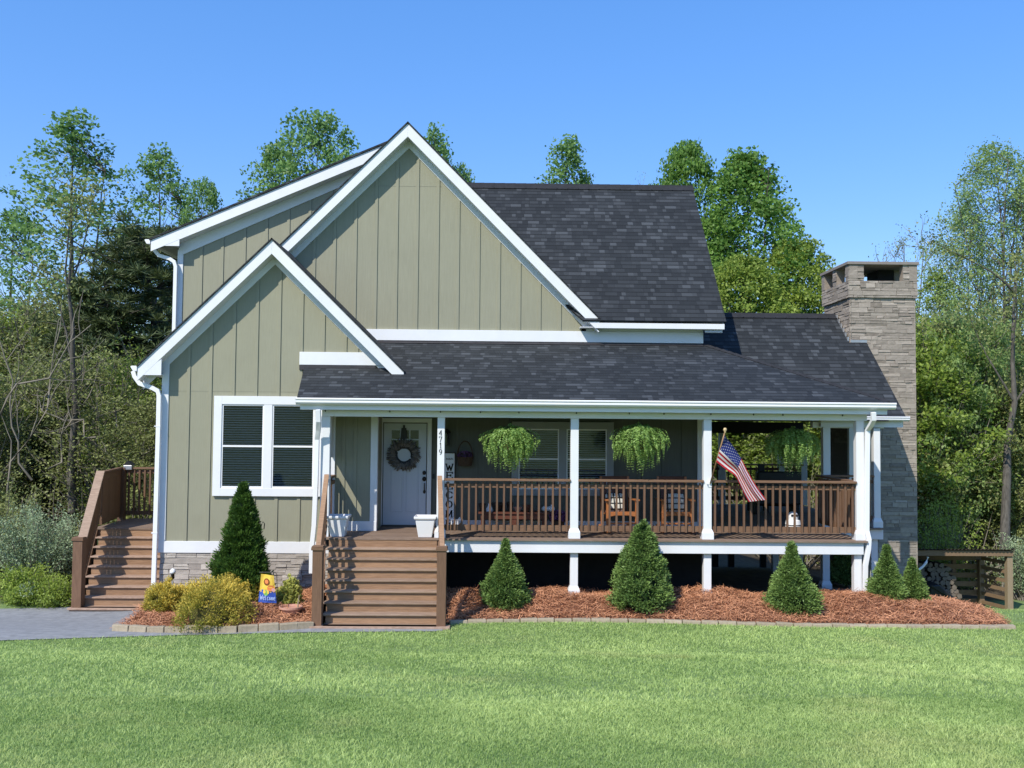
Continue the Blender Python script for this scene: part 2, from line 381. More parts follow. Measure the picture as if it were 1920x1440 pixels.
def sheet(name, outline, mt, lift, kind, step=.35):
    """a thin sheet draped on the ground inside an outline of (x, y)"""
    xs = [p[0] for p in outline]; ys = [p[1] for p in outline]
    b = bpy.data.meshes.new(name)
    import bmesh
    bm = bmesh.new()
    f = bm.faces.new([bm.verts.new((p[0], p[1], 0)) for p in outline])
    for ax, lo, hi in ((0, min(xs), max(xs)), (1, min(ys), max(ys))):
        k = lo+step
        while k < hi:
            nrm = (1, 0, 0) if ax == 0 else (0, 1, 0); co = (k, 0, 0) if ax == 0 else (0, k, 0)
            bmesh.ops.bisect_plane(bm, geom=bm.verts[:]+bm.edges[:]+bm.faces[:], plane_co=co, plane_no=nrm); k += step
    for v in bm.verts: v.co.z = ground(v.co.x, v.co.y)+lift
    bmesh.ops.recalc_face_normals(bm, faces=bm.faces[:])
    if sum(q.normal.z for q in bm.faces) < 0: bmesh.ops.reverse_faces(bm, faces=bm.faces[:])
    bm.to_mesh(b); bm.free(); b.materials.append(M[mt])
    o = bpy.data.objects.new(name, b); COL.objects.link(o); o['kind'] = kind; return o
DRIVE = [(-14, 14.55), (-9.5, 14.65), (-7.6, 14.78), (-6.3, 15.0), (-4.9, 15.22), (-3.2, 15.42), (-1.9, 15.50), (-.85, 15.56), (-.85, 15.78), (-3.1, 15.78), (-5.9, 15.52), (-6.25, 15.9), (-6.3, 17.2), (-6.4, 19.2), (-8.6, 19.2), (-14, 18.4)]
sheet('driveway', DRIVE, 'asphalt', .012, 'structure')
# ================================================================== house
house = thing('house', 'sage green board and batten house with white trim, dark roofs and a front porch', 'house', (0, 18.5, 0))
YG, YB, YU, YS = 18.5, 19.4, 19.9, 21.1       # lower gable wall, porch back wall, upper gable wall, dormer wall
DZ = 1.275                                    # porch deck level
def poly_span(poly, x):
    zs = []
    n = len(poly)
    for i in range(n):
        (xa, za), (xb, zb) = poly[i], poly[(i+1) % n]
        if (xa-x)*(xb-x) <= 0 and xa != xb: zs.append(za+(zb-za)*(x-xa)/(xb-xa))
    return (min(zs), max(zs)) if len(zs) >= 2 else None
def clip(poly, ax, v, keep):
    """part of a convex polygon on one side of a line: ax 0 = x, 1 = z; keep +1 above v, -1 below"""
    out = []; n = len(poly)
    for i in range(n):
        p, q = poly[i], poly[(i+1) % n]; dp, dq = keep*(p[ax]-v), keep*(q[ax]-v)
        if dp >= 0: out.append(p)
        if dp*dq < 0: t = dp/(dp-dq); out.append((p[0]+(q[0]-p[0])*t, p[1]+(q[1]-p[1])*t))
    return out
def wall(poly, Y, xs, name='wall', depth=.12, hole=None, parent=house, mt='siding'):
    b = MB()
    if hole is None: b.prism(poly, Y, Y+depth, t=.5)
    else:
        h0, h1, z0, z1 = hole; mid = clip(clip(poly, 0, h0, 1), 0, h1, -1)
        for q in (clip(poly, 0, h0, -1), clip(poly, 0, h1, 1), clip(mid, 1, z0, -1), clip(mid, 1, z1, 1)): b.prism(q, Y, Y+depth, t=.5)
    for x in xs:
        a = poly_span(poly, x-.032); c = poly_span(poly, x+.032)
        if not a or not c: continue
        s0, s1 = max(a[0], c[0])+.002, min(a[1], c[1])-.002; spans = [(s0, s1)]
        if hole and hole[0]-.033 < x < hole[1]+.033: spans = [(s0, hole[2]), (hole[3], s1)]
        for z0_, z1_ in spans:
            if z1_-z0_ > .05: b.box(x-.032, x+.032, Y-.019, Y+.002, z0_, z1_, t=.45+.1*random.random())
    if hole:
        h0, h1, z0, z1 = hole; r = MB()
        r.box(h0-.05, h1+.05, Y+.42, Y+.44, z0-.05, z1+.05); r.box(h0-.06, h0-.04, Y+.121, Y+.42, z0-.05, z1+.05); r.box(h1+.04, h1+.06, Y+.121, Y+.42, z0-.05, z1+.05); r.box(h0-.04, h1+.04, Y+.121, Y+.42, z0-.06, z0-.04); r.box(h0-.04, h1+.04, Y+.121, Y+.42, z1+.04, z1+.06)
        r.build('room', 'dark', parent)
    o_ = b.build(name, mt, parent); return o_
def xz(px, py, Y):
    p = at(px, py, Y); return (p.x, p.z)
# ---- lower front gable wall
gL, gR = X(303, 860, YG), X(706, 860, YG)
gA = xz(512, 478, YG); gA = ((gL+gR)/2-.02, gA[1])
sl = 1.0
zl = gA[1]-sl*(gA[0]-gL)
zb = .83
P = [(gL, zb), (gR, zb), (gR, gA[1]-sl*(gR-gA[0])), gA, (gL, zl)]
bx = [X(p, 800, YG) for p in (352, 393, 436, 478.5, 520.5, 562.5, 603.5, 645, 667)]
wx0, wx1, wz0, wz1 = X(401, 850, YG), X(604, 850, YG), Z(480, 930, YG), Z(480, 743, YG)
wall(P, YG, bx, hole=(wx0+.06, wx1-.06, wz0+.06, wz1-.06))
def joint(Y, x0, x1, z):
    b = MB(); b.box(x0, x1, Y-.0025, Y+.001, z, z+.005, t=.0); b.build('panel_joint', 'jointm', house)
joint(YG, gL+.1, X(557, 734, YG), Z(340, 733.5, YG))
# ---- trim helpers
def trim(name, boxes, parent=house, mt='white', bevel=.004):
    b = MB()
    for q in boxes: b.box(*q)
    return b.build(name, mt, parent, bevel=bevel)
tz = zb+.225
trim('skirt_board', [(gL-.02, gR+.02, YG-.03, YG+.03, zb, tz)])
trim('corner_board', [(gL-.022, gL+.115, YG-.026, YG+.1, tz, zl+.1)])
trim('corner_board', [(gR-.115, gR+.022, YG-.026, YG+.1, tz, 3.9)])
# ---- stone foundation with real stones
def stones(b, x0, x1, y, z0, z1, axis='x', sgn=1, hmin=.055, hmax=.13, seed=1, cut=None, dp=(.008, .045)):
    """coursed ledge stones on a face; axis 'x': face looks to -y at y; axis 'y': x0..x1 run along y on the plane x=y, looking to -x"""
    r = random.Random(seed); z = z0
    while z < z1-.01:
        h = min(r.uniform(hmin, hmax), z1-z)
        if z1-z-h < .04: h = z1-z
        x = x0
        while x < x1-.005:
            L = r.uniform(.10, .46)*(1.25 if h > .1 else .9); L = min(L, x1-x)
            if x1-x-L < .07: L = x1-x
            k = 2 if (h > .09 and r.random() < .35) else 1
            for q in range(k):
                za, zb_ = z+h*q/k, z+h*(q+1)/k
                g = .004; d = r.uniform(*dp); j = lambda: r.uniform(-.006, .006)
                t = min(1, max(0, r.gauss(.5, .24)))
                if cut and not cut((x+L/2), (za+zb_)/2): continue
                a0, a1 = x+g, x+L-g
                if axis == 'x':
                    v = [(a0+j(), y-d+j(), za+g+j()), (a1+j(), y-d+j(), za+g+j()), (a1+j(), y-d*.9+j(), zb_-g+j()), (a0+j(), y-d*.9+j(), zb_-g+j()),
                         (a0, y+.01, za+g), (a1, y+.01, za+g), (a1, y+.01, zb_-g), (a0, y+.01, zb_-g)]
                    f = [(0, 1, 2, 3), (0, 4, 5, 1), (1, 5, 6, 2), (2, 6, 7, 3), (3, 7, 4, 0)]
                else:
                    v = [(y-d+j(), a0+j(), za+g+j()), (y-d+j(), a1+j(), za+g+j()), (y-d*.9+j(), a1+j(), zb_-g+j()), (y-d*.9+j(), a0+j(), zb_-g+j()),
                         (y+.01, a0, za+g), (y+.01, a1, za+g), (y+.01, a1, zb_-g), (y+.01, a0, zb_-g)]
                    f = [(3, 2, 1, 0), (1, 5, 4, 0), (2, 6, 5, 1), (3, 7, 6, 2), (0, 4, 7, 3)]
                b.add(v, f, None, t)
            x += L
        z += h
b = MB(); b.box(gL+.02, gR-.02, YG+.004, YG+.3, -.5, zb-.002, t=.1)
stones(b, gL+.015, gR-.02, YG+.003, -.2, zb-.003, seed=4)
b.build('stone_foundation', 'stonel', house)
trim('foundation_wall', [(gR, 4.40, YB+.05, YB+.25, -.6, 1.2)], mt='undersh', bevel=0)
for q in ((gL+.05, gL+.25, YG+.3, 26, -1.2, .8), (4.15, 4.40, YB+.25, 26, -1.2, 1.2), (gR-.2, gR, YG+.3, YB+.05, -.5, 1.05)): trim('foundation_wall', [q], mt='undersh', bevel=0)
# ---- side wall and lower part of the porch back wall
b = MB(); b.box(gR-.1, gR, YG+.12, YB, DZ-.2, 4.6, t=.5); b.build('wall', 'siding', house)
vx0, vx1, vz0, vz1 = X(959, 900, YB), X(1150, 900, YB), Z(1000, 929, YB), 3.45
bxs = [X(p, 850, YB) for p in (809+30, 857, 893, 929, 1168+30, 1206, 1243, 1281)]
wall([(gR-.05, DZ-.1), (4.32, DZ-.1), (4.32, 3.75), (gR-.05, 3.75)], YB, bxs, hole=(vx0+.06, vx1-.06, vz0+.06, vz1-.06), mt='shaded_siding')
trim('skirt_board', [(-1.22, 4.32, YB-.028, YB+.02, DZ+.005, DZ+.13)])
trim('corner_board', [(4.20, 4.345, YB-.03, YB+.1, DZ+.13, 3.6)])
for q in ((4.22, 4.32, YB+.12, 26, DZ-.2, 4.9), (gL, gL+.1, YG+.12, 26, .8, 4.6)): b = MB(); b.box(*q, t=.5); b.build('wall', 'siding', house)
b = MB(); b.box(gL, 4.3, 25.9, 26, .8, 5.4, t=.5); b.build('wall', 'siding', house)
# ---- upper gable wall
uA = (X(765, 262, YU), Z(765, 268, YU)); uz = Z(900, 622, YU); us = 1.0
uR = uA[0]+(uA[1]-uz); uL = uA[0]-(uA[1]-uz)
upx = [X(p, 500, YU) for p in (550, 589, 627, 666, 704.5, 743, 781.5, 820, 858.5, 897, 935.5, 974, 1012, 1050, 1088)]
wall([(uL, uz), (uR, uz), uA], YU, upx)
b = MB(); b.box(uR-.3, 4.42, YU, YU+.12, 4.9, 5.9, t=.5); b.build('wall', 'siding', house)
b = MB()
b.prism([(YU+.12, 4.6), (26, 4.6), (26, 5.6), (22.95, 9.2), (YU+.12, 5.9)], 0, .1, t=.5)
b.v = [(4.42-p[1], p[0], p[2]) for p in b.v]
b.build('wall', 'siding', house)
joint(YU, X(701, 350, YU), X(828, 350, YU), Z(765, 349.5, YU))
bb0, bb1 = Z(1000, 641, YU), Z(1000, 620.5, YU)
trim('band_board', [(X(670, 630, YU), 4.43, YU-.045, YU+.01, bb0, bb1)])
trim('flashing', [(X(700, 645, YU), 4.40, YU-.05, YU-.005, bb0-.075, bb0-.004)], mt='flash', bevel=0)
# ---- dormer wall (under the low shed roof, left)
dL = X(335, 500, YS); dt = lambda x: 7.245+.431*(x-dL)
wall([(dL, 4.2), (-1.9, 4.2), (-1.9, dt(-1.9)), (dL, dt(dL))], YS, [X(p, 480, YS) for p in (378, 417, 458.5, 499.5, 540, 580, 620, 660)])
trim('corner_board', [(dL-.022, dL+.105, YS-.026, YS+.1, 4.2, dt(dL)+.02)])
b = MB(); b.box(dL, dL+.1, YS+.12, 26, 4.2, dt(dL)-.05, t=.5); b.build('wall', 'siding', house)
# ================================================================== roofs
def rake_roof(name, A, xl, xr, y0, y1, fv, wallY, ls=1., rs=1., th=.024, left=True, right=True, fr=.13, ylr=None, cut=None):
    """gable roof: apex A=(x,z) of the shingle edge, running from xl to xr, front edge at y0"""
    rf = part(name, house)
    ax, az = A; L = (xl, az-ls*(ax-xl)); Rr = (xr, az-rs*(xr-ax))
    b = MB()
    if left: b.slab([(ax, y0-.03, az), (L[0]-.02, y0-.03, L[1]-.02), (L[0]-.02, (ylr or y1), L[1]-.02), (ax, (ylr or y1), az)], th)
    if right: b.slab([(ax, y0-.03, az), (Rr[0]+.02, y0-.03, Rr[1]-.02), (Rr[0]+.02, y1, Rr[1]-.02), (ax, y1, az)], th)
    b.build('shingles', 'shingle', rf)
    b = MB(); o = .036
    polyL = [(ax, az-o), (L[0], L[1]-o), (L[0]+(.0 if not left else 0), L[1]-o-fv), (ax, az-o-fv)]
    polyR = [(ax, az-o), (ax, az-o-fv), (Rr[0], Rr[1]-o-fv), (Rr[0], Rr[1]-o)]
    if cut: polyR = [(ax, az-o), (ax, az-o-fv), (ax+(az-o-fv-cut)/rs, cut), (Rr[0], cut), (Rr[0], Rr[1]-o)]
    if left: b.prism(polyL, y0, y0+.032)
    if right: b.prism(polyR, y0, y0+.032)
    b.build('rake_board', 'white', rf, bevel=.003)
    b = MB(); q = o+.05
    for sgn, E, sl_ in ((-1, L, ls), (1, Rr, rs)):
        if (sgn < 0 and not left) or (sgn > 0 and not right): continue
        b.slab([(ax, y0+.032, az-q-fv+.08), (E[0], y0+.032, E[1]-q-fv+.08), (E[0], wallY+.05, E[1]-q-fv+.08), (ax, wallY+.05, az-q-fv+.08)], .02)
    b.build('soffit', 'white', rf)
    b = MB(); f0 = q+fv-.075
    for sgn, E in ((-1, L), (1, Rr)):
        if (sgn < 0 and not left) or (sgn > 0 and not right): continue
        b.prism([(ax, az-f0), (E[0], E[1]-f0), (E[0], E[1]-f0-fr*1.41), (ax, az-f0-fr*1.41)], wallY-.024, wallY+.01)
    b.build('frieze_board', 'white', rf, bevel=.003)
    return rf
# lower front gable
Yf = YG-.32
gAf = xz(510, 446, Yf); gxl = X(258, 684, Yf); gxr = X(757, 697, Yf)
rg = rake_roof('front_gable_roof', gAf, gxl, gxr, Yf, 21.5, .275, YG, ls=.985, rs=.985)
zL = gAf[1]-.985*(gAf[0]-gxl)
zbt = Z(262, 703, Yf)
b = MB(); b.prism([(gxl, zL-.2), (gxl, zbt), (X(302, 700, Yf), zbt), (X(302, 700, Yf), zL-.06-.275+.985*(X(302, 700, Yf)-gxl)+.0)], Yf+.002, Yf+.030)
b.build('eave_return', 'white', rg, bevel=.003)
b = MB(); b.box(gxl-.0, gL, Yf+.033, 21.2, zbt+.012, zbt+.03); b.build('eave_soffit', 'white', rg)
b = MB(); b.box(gxl-.005, gxl+.02, Yf+.033, 21.2, zbt+.03, zL-.05); b.build('fascia', 'white', rg)
def gutter(b, x, y0, y1, zt, sgn=-1):
    """K-style gutter running along y, hung on the side sgn of x"""
    pf = [(0, 0), (.105*sgn, 0), (.125*sgn, -.012), (.105*sgn, -.05), (.075*sgn, -.10), (0, -.10)]
    b.prism([(x+p[0], zt+p[1]) for p in pf], y0, y1)
b = MB(); gutter(b, gxl-.007, Yf-.02, 21.2, Z(258, 686, Yf)); b.build('gutter', 'white2', house, bevel=.003)
w = .075
b = MB(); yd = YG-.13
b.rpath([at(250, 696, yd), at(253, 706, yd), at(262, 719, yd), at(285, 727, yd), at(296, 733, yd), at(298.5, 742, yd), at(297.3, 800, yd), at(292, 980, yd), at(287.5, 1118, yd)], .085, .06); b.build('downspout', 'white2', house, bevel=.006)
for py in (800, 1000): p = at(296-(py-800)*.028, py, yd); b = MB(); b.box(p.x-.06, p.x+.06, yd-.034, yd+.034, p.z, p.z+.02); b.build('downspout_strap', 'white2', house)
# big front gable
YF = YU-.32
uAf = xz(765, 228, YF); uxl = uAf[0]-4.1; uxr = X(1124, 600, YF)
ru = rake_roof('upper_gable_roof', uAf, uxl, uxr, YF, 26.3, .285, YU, ls=1.0, rs=(uAf[1]-Z(1128, 599.5, YF))/(X(1128, 599.5, YF)-uAf[0]), ylr=21.0, cut=Z(1250, 616.5, YF)-.002)
# main cross roof
zE = Z(1250, 602, YF); xE = X(1358.5, 610, YF); zR = Z(1100, 347.5, 22.95); xR = xE+.02
rm = part('main_roof', house); b = MB()
b.slab([(uxr-.35, YF-.04, zE), (xE+.03, YF-.04, zE), (xE+.03, 22.95, zR), (uAf[0]+.1, 22.95, zR)], .045)
b.slab([(-2, 26.35, zE), (xE+.03, 26.35, zE), (xE+.03, 22.95, zR), (-2, 22.95, zR)], .045)
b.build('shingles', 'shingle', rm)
b = MB()
x = uAf[0]+.5
while x < xE:
    b.slab([(x, 22.80, zR-.135), (min(x+.30, xE+.045), 22.80, zR-.135), (min(x+.30, xE+.045), 22.95, zR+.035), (x, 22.95, zR+.03)], .014); b.slab([(x, 23.10, zR-.135), (min(x+.30, xE+.045), 23.10, zR-.135), (min(x+.30, xE+.045), 22.95, zR+.035), (x, 22.95, zR+.03)], .014); x += .26
b.build('ridge_cap', 'ridge', rm)
fz0, fz1 = Z(1250, 616.5, YF), zE-.05
b = MB(); b.box(X(1126, 606, YF)-.06, xE, YF-.002, YF+.03, fz0, fz1); b.build('fascia', 'white', rm, bevel=.003)
b = MB(); b.box(uR-.35, xE, YF+.03, YU+.02, fz0+.015, fz0+.03); b.build('soffit', 'white', rm)
b = MB(); b.slab([(xE-.03, YF+.03, fz1-.01), (xE, YF+.03, fz1-.01), (xE, 22.95, zR-.06), (xE-.03, 22.95, zR-.06)], .22); b.slab([(xE-.03, 26.3, fz1-.01), (xE, 26.3, fz1-.01), (xE, 22.95, zR-.06), (xE-.03, 22.95, zR-.06)], .22); b.build('rake_board', 'white', rm)
b = MB(); b.slab([(4.42, YF+.05, zE-.22), (xE-.03, YF+.05, zE-.22), (xE-.03, 22.95, zR-.24), (4.42, 22.95, zR-.24)], .02); b.build('rake_soffit', 'white', rm)
trim('frieze_board', [(uR-.2, 4.43, YU-.03, YU+.01, bb1+.004, fz0+.015)])
# shed dormer roof
YD = YS-.32
sA = at(738, 260, YD); sL = at(283, 446, YD); ss = (sA.z-sL.z)/(sA.x-sL.x)
rd = part('dormer_roof', house); b = MB()
xt = uAf[0]-.02; zt_ = sA.z+ss*(xt-sA.x)
b.slab([(sL.x-.04, YD-.03, sL.z-.02), (xt, YD-.03, zt_), (xt, 26.3, zt_), (sL.x-.04, 26.3, sL.z-.02)], .04); b.build('shingles', 'shingle', rd)
b = MB(); fv = .25
b.prism([(sL.x, sL.z-.05), (xt, zt_-.05), (xt, zt_-.05-fv), (sL.x+.0, sL.z-.05-fv)], YD, YD+.032)
b.build('rake_board', 'white', rd, bevel=.003)
zs0 = Z(318, 461, YD)
b = MB(); b.prism([(sL.x, sL.z-.14), (sL.x, zs0), (X(336, 460, YD), zs0), (X(336, 460, YD), zs0+.22)], YD+.003, YD+.029); b.build('eave_return', 'white', rd, bevel=.003)
zq = lambda x: sL.z-.05-fv+.025+ss*(x-sL.x)
b = MB(); b.slab([(dL, YD+.032, zq(dL)), (xt, YD+.032, zq(xt)), (xt, YS+.03, zq(xt)), (dL, YS+.03, zq(dL))], .02); b.build('soffit', 'white', rd)
b = MB(); b.prism([(dL, zq(dL)-.022), (dL, dt(dL)-.13), (xt, zq(xt)-.20), (xt, zq(xt)-.022)], YS-.024, YS+.01); b.build('frieze_board', 'white', rd, bevel=.003)
b = MB(); b.box(sL.x, dL+.02, YD+.033, 26.2, zs0+.012, zs0+.03)
b.build('eave_soffit', 'ceil', rd)
for k in range(9): b = MB(); b.box(sL.x+.12, sL.x+.52, YD+.12+k*.16, YD+.16+k*.16, zs0+.008, zs0+.013); b.build('soffit_vent', 'black', rd)
b = MB(); b.box(sL.x-.004, sL.x+.02, YD+.033, 26.2, zs0+.03, sL.z-.05); b.build('fascia', 'white', rd)
b = MB(); gutter(b, sL.x-.01, YD-.02, 26.2, Z(283, 449, YD)); b.build('gutter', 'white2', house, bevel=.003)
yd = YS-.12
b = MB(); b.rpath([at(287.5, 458, yd), at(289, 468, yd), at(298, 479, yd), at(318, 485, yd), at(327, 491, yd), at(329.5, 500, yd), at(328.5, 540, yd), at(326, 640, yd)], .08, .06); b.build('downspout', 'white2', house, bevel=.006)
# porch roof with its hip, wing roof
zp = 3.865; YP = 17.12; pk = .455
hx, hy = X(1322, 646, 19.88), 19.88; hz = zp+pk*(hy-YP)
prL = X(557, 748, YP)
rp = part('porch_roof', house); b = MB()
b.slab([(prL, YP, zp), (X(1672, 762, YP), YP, zp), (hx, hy, hz), (X(566, 640, 19.0), hy, hz)], .05)
b.slab([(X(1672, 762, YP), YP, zp), (X(1672, 762, YP), 19.72, zp), (hx, hy, hz)], .05)
b.build('shingles', 'shingle', rp)
b = MB(); p0 = Vector((X(1672, 762, YP)-.02, YP+.02, zp+.008)); p1 = Vector((hx, hy, hz+.008))
n = 26
for i in range(n):
    a = p0.lerp(p1, i/n); c = p0.lerp(p1, (i+1.15)/n)
    b.slab([a+Vector((-.10, 0, .0)), c+Vector((-.10, 0, .012)), c+Vector((0, 0, .028)), a+Vector((0, 0, .014))], .01); b.slab([a+Vector((0, .10, .0)), c+Vector((0, .10, .012)), c+Vector((0, 0, .028)), a+Vector((0, 0, .014))], .01)
b.build('hip_cap', 'ridge', rp)
b = MB()   # lifted flashing strip along the wall
b.slab([(X(660, 645, 19.8), 19.80, hz-.02), (4.42, 19.80, hz-.02), (4.42, 19.895, hz+.035), (X(660, 645, 19.8), 19.895, hz+.035)], .006)
b.build('wall_flashing', 'flash', rp)
bl0 = xz(562, 684, YG); bl1 = xz(562, 660, YG)
trim('band_board', [(bl0[0], X(719, 672, YG), YG-.04, YG+.005, bl0[1], bl1[1])])
trim('flashing', [(bl0[0], X(705, 672, YG), YG-.045, YG-.004, bl0[1]-.10, bl0[1]-.004)], mt='flash', bevel=0)
# front gutter (three-step profile), fascia below, beam
gx0, gx1 = X(554, 752, YP), X(1681, 766, YP)
b = MB()
prof = [(0, 0), (-.115, 0), (-.125, -.008), (-.125, -.03), (-.105, -.045), (-.11, -.06), (-.11, -.085), (-.085, -.115), (-.06, -.125), (0, -.125)]
n = len(prof); zt_ = zp-.015
v = [(xx, YP+.12+p[0], zt_+p[1]) for xx in (gx0, gx1) for p in prof]
b.add(v, [tuple(range(n)), tuple(range(2*n-1, n-1, -1))]+[(i, (i+1) % n, (i+1) % n+n, i+n) for i in range(n)])
b.build('gutter', 'white2', house, bevel=.002)
trim('fascia', [(gx0+.06, gx1-.12, YP+.125, YP+.15, zp-.23, zp-.055)], mt='white')
trim('soffit', [(gx0+.06, gx1-.12, YP+.15, 17.46, zp-.232, zp-.215)], mt='white')
PY = 17.50
bm0, bm1 = 3.515, zp-.233
pb = trim('porch_beam', [(X(604, 780, PY), X(1625, 785, PY), PY-.02, PY+.16, bm0, bm1)], mt='white')
trim('porch_beam', [(X(1625, 785, PY)-.14, X(1625, 785, PY)+.0, PY+.16, 19.6, bm0, bm1)])
b = MB()
for px in (610, 731, 826, 901, 973, 1081, 1180, 1245, 1333, 1413, 1468, 1580): p = at(px, 772, PY-.035); b.box(p.x-.008, p.x+.008, PY-.045, PY-.02, 3.60, 3.64)
b.build('beam_hook', 'black', pb)
trim('porch_ceiling', [(X(604, 780, PY), 6.9, PY+.16, YB-.002, bm0+.13, bm0+.15)], mt='shaded_ceil')
# wing roof to the right, over the side porch
YW = 19.7; we = X(1697, 783, YW); wz = 3.635; wr = (22.6, Z(1500, 590, 22.6))
cx0, cx1, cy0, cy1 = 8.31, 9.88, 21.75, 23.5   # chimney footprint
rw_ = part('wing_roof', house); b = MB()
ws = (wr[1]-wz)/(wr[0]-YW); zc = wz+ws*(cy0-YW)
b.slab([(4.3, YW-.03, wz), (we, YW-.03, wz), (we, cy0-.03, zc-.02), (4.3, cy0-.03, zc-.02)], .045)
b.slab([(4.3, cy0-.03, zc-.02), (cx0-.02, cy0-.03, zc-.02), (cx0-.02, wr[0], wr[1]), (4.3, wr[0], wr[1])], .045)
b.slab([(4.3, 25.6, wz), (cx0-.02, 25.6, wz), (cx0-.02, wr[0], wr[1]), (4.3, wr[0], wr[1])], .045)
b.build('shingles', 'shingle', rw_)
b = MB()
x = 4.4
while x < cx0-.05:
    x1_ = min(x+.3, cx0-.03)
    for sy in (-.15, .15): b.slab([(x, wr[0]+sy, wr[1]-.10), (x1_, wr[0]+sy, wr[1]-.10), (x1_, wr[0], wr[1]+.035), (x, wr[0], wr[1]+.03)], .014)
    x += .26
b.build('ridge_cap', 'ridge', rw_)
b = MB(); v = [(xx, YW-.03+.12+p[0]-.11, wz-.012+p[1]*.8) for xx in (6.9, X(1701, 785, YW)) for p in prof]
b.add(v, [tuple(range(n)), tuple(range(2*n-1, n-1, -1))]+[(i, (i+1) % n, (i+1) % n+n, i+n) for i in range(n)]); b.build('gutter', 'white2', rw_, bevel=.002)
b = MB(); b.box(6.9, we-.04, YW+.005, YW+.03, wz-.24, wz-.02); b.build('fascia', 'white', rw_)
b = MB(); b.box(6.9, we-.04, YW+.03, YW+.25, wz-.235, wz-.22); b.build('soffit', 'white', rw_)
trim('porch_beam', [(6.75, 8.28, YW+.08, YW+.24, 3.37, 3.50)])
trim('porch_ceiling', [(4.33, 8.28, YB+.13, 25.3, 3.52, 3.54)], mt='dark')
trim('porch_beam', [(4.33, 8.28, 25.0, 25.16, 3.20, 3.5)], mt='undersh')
# flashing by the chimney
b = MB()
for k in range(6):
    y0_ = cy0+.02+k*.14; z0_ = wz+ws*(y0_-YW)
    b.box(cx0-.012, cx0-.045, y0_, y0_+.15, z0_-.02, z0_+.10)
b.box(cx0, we, cy0-.05, cy0-.046, zc-.02, zc+.04)
b.build('step_flashing', 'steel', rw_)
# ================================================================== chimney
ch = part('chimney', house)
zt = Z(1650, 492, cy0); zband = Z(1650, 558.5, cy0); zo0 = Z(1650, 527, cy0); zo1 = zt-.06
b = MB(); C0 = .03
b.box(cx0+C0, cx1-C0, cy0+C0, cy1-C0, -1.6, zo0, t=.2)
stones(b, cx0+.0, cx1, cy0+C0+.003, -1.3, zband, seed=21, dp=(.006, .024))
stones(b, cy0+.0, cy1, cx0+C0+.003, 3.0, zband, axis='y', seed=22, dp=(.006, .024))
b.v = [p for p in b.v]
# right and back faces (seen only from other places)
b.box(cx1-C0, cx1, cy0+.02, cy1, -1.6, zband, t=.5); b.box(cx0+C0, cx1-C0, cy1-C0, cy1, -1.6, zband, t=.5)
b.build('stack', 'stone', ch)
b = MB(); e = .035
ox0, ox1 = X(1619.5, 520, cy0)-0, X(1692, 520, cy0)
inx = lambda x, z: not (ox0 < x < ox1 and z > zo0)
sy = [cy0+.20, cy0+.20+.52, cy0+.20+.52+.30, cy0+.20+.52+.30+.50]
iny = lambda y, z: not ((cy0+.18 < y < cy0+.78 or cy0+1.02 < y < cy0+1.58) and z > zo0-.02)
def crown(x0, x1, y0, y1):
    b.box(x0, x1, y0, y1, zo0, zo1, t=.45)
stones(b, cx0-e, cx1+e, cy0-e+.02, zband, zo0, seed=31, dp=(.006, .024))
stones(b, cy0-e, cy1+e, cx0-e+.02, zband, zo0, axis='y', seed=32, dp=(.006, .024))
b.box(cx0-e+.025, cx1+e-.01, cy0-e+.025, cy1+e, zband+.002, zo0-.004, t=.2)
for x0, x1 in ((cx0-e, ox0), (ox1, cx1+e)):
    stones(b, x0, x1, cy0-e+.02, zo0, zo1, seed=int(x0*7), dp=(.006, .024)); b.box(x0+.003, x1-.003, cy0-e+.025, cy0+.17, zo0, zo1, t=.3)
    b.box(x0+.003, x1-.003, cy1-.17, cy1+e, zo0, zo1, t=.3)
for y0, y1 in ((cy0-e, cy0+.18), (cy0+.78, cy0+1.02), (cy0+1.58, cy1+e)):
    stones(b, y0, y1, cx0-e+.02, zo0, zo1, axis='y', seed=int(y0*9), dp=(.006, .024)); b.box(cx0-e+.025, cx0+.19, y0+.004, y1-.004, zo0+.001, zo1, t=.3)
    b.box(cx1-.17, cx1+e-.003, y0+.004, y1-.004, zo0+.001, zo1, t=.3)
b.build('chimney_crown', 'stone', ch)
b = MB(); b.box(cx0+.98, cx1-.22, cy0+.70, cy0+1.40, zo0, zo1-.002, t=.1); b.build('flue', 'dark', ch)
b = MB(); b.box(cx0-e-.03, cx1+e+.03, cy0-e-.03, cy1+e+.03, zo1, zt+.01); b.build('chimney_cap', mat('cap_slab', (.22, .19, .17), (.28, .25, .22), .8, 9), ch, bevel=.006)
# ================================================================== porch deck, posts, railings
dx0, dx1 = X(604, 1006, 17.4), X(1626, 1012, 17.4)
dk = part('porch_deck', house); b = MB()
y = 17.35
while y < YB:
    y1 = min(y+.137, YB); b.box(dx0 if y < YG-.02 else gR+.01, dx1, y, y1-.004, DZ-.03, DZ, t=random.random()); y += .137
y = 18.02
b.build('deck_boards', 'deck', dk)
trim('rim_board', [(X(834, 1020, 17.42), X(1619, 1020, 17.42), 17.41, 17.44, 1.02, DZ-.033)], parent=dk)
trim('rim_board', [(X(1619, 1020, 17.42)-.03, X(1619, 1020, 17.42), 17.44, 19.6, 1.02, DZ-.033)], parent=dk)
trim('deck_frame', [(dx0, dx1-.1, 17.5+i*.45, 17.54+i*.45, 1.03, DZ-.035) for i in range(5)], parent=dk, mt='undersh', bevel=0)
b = MB(); x = 6.80
for i in range(10):
    b.box(dx1+.006 if i == 0 and False else 6.78, 8.16, YW-.14+i*.137, YW-.006+i*.137, DZ-.03, DZ-.002)
y = YW+1.25
while y < 25.2: b.box(4.35, 8.29, y, y+.132, DZ-.03, DZ-.002); y += .137
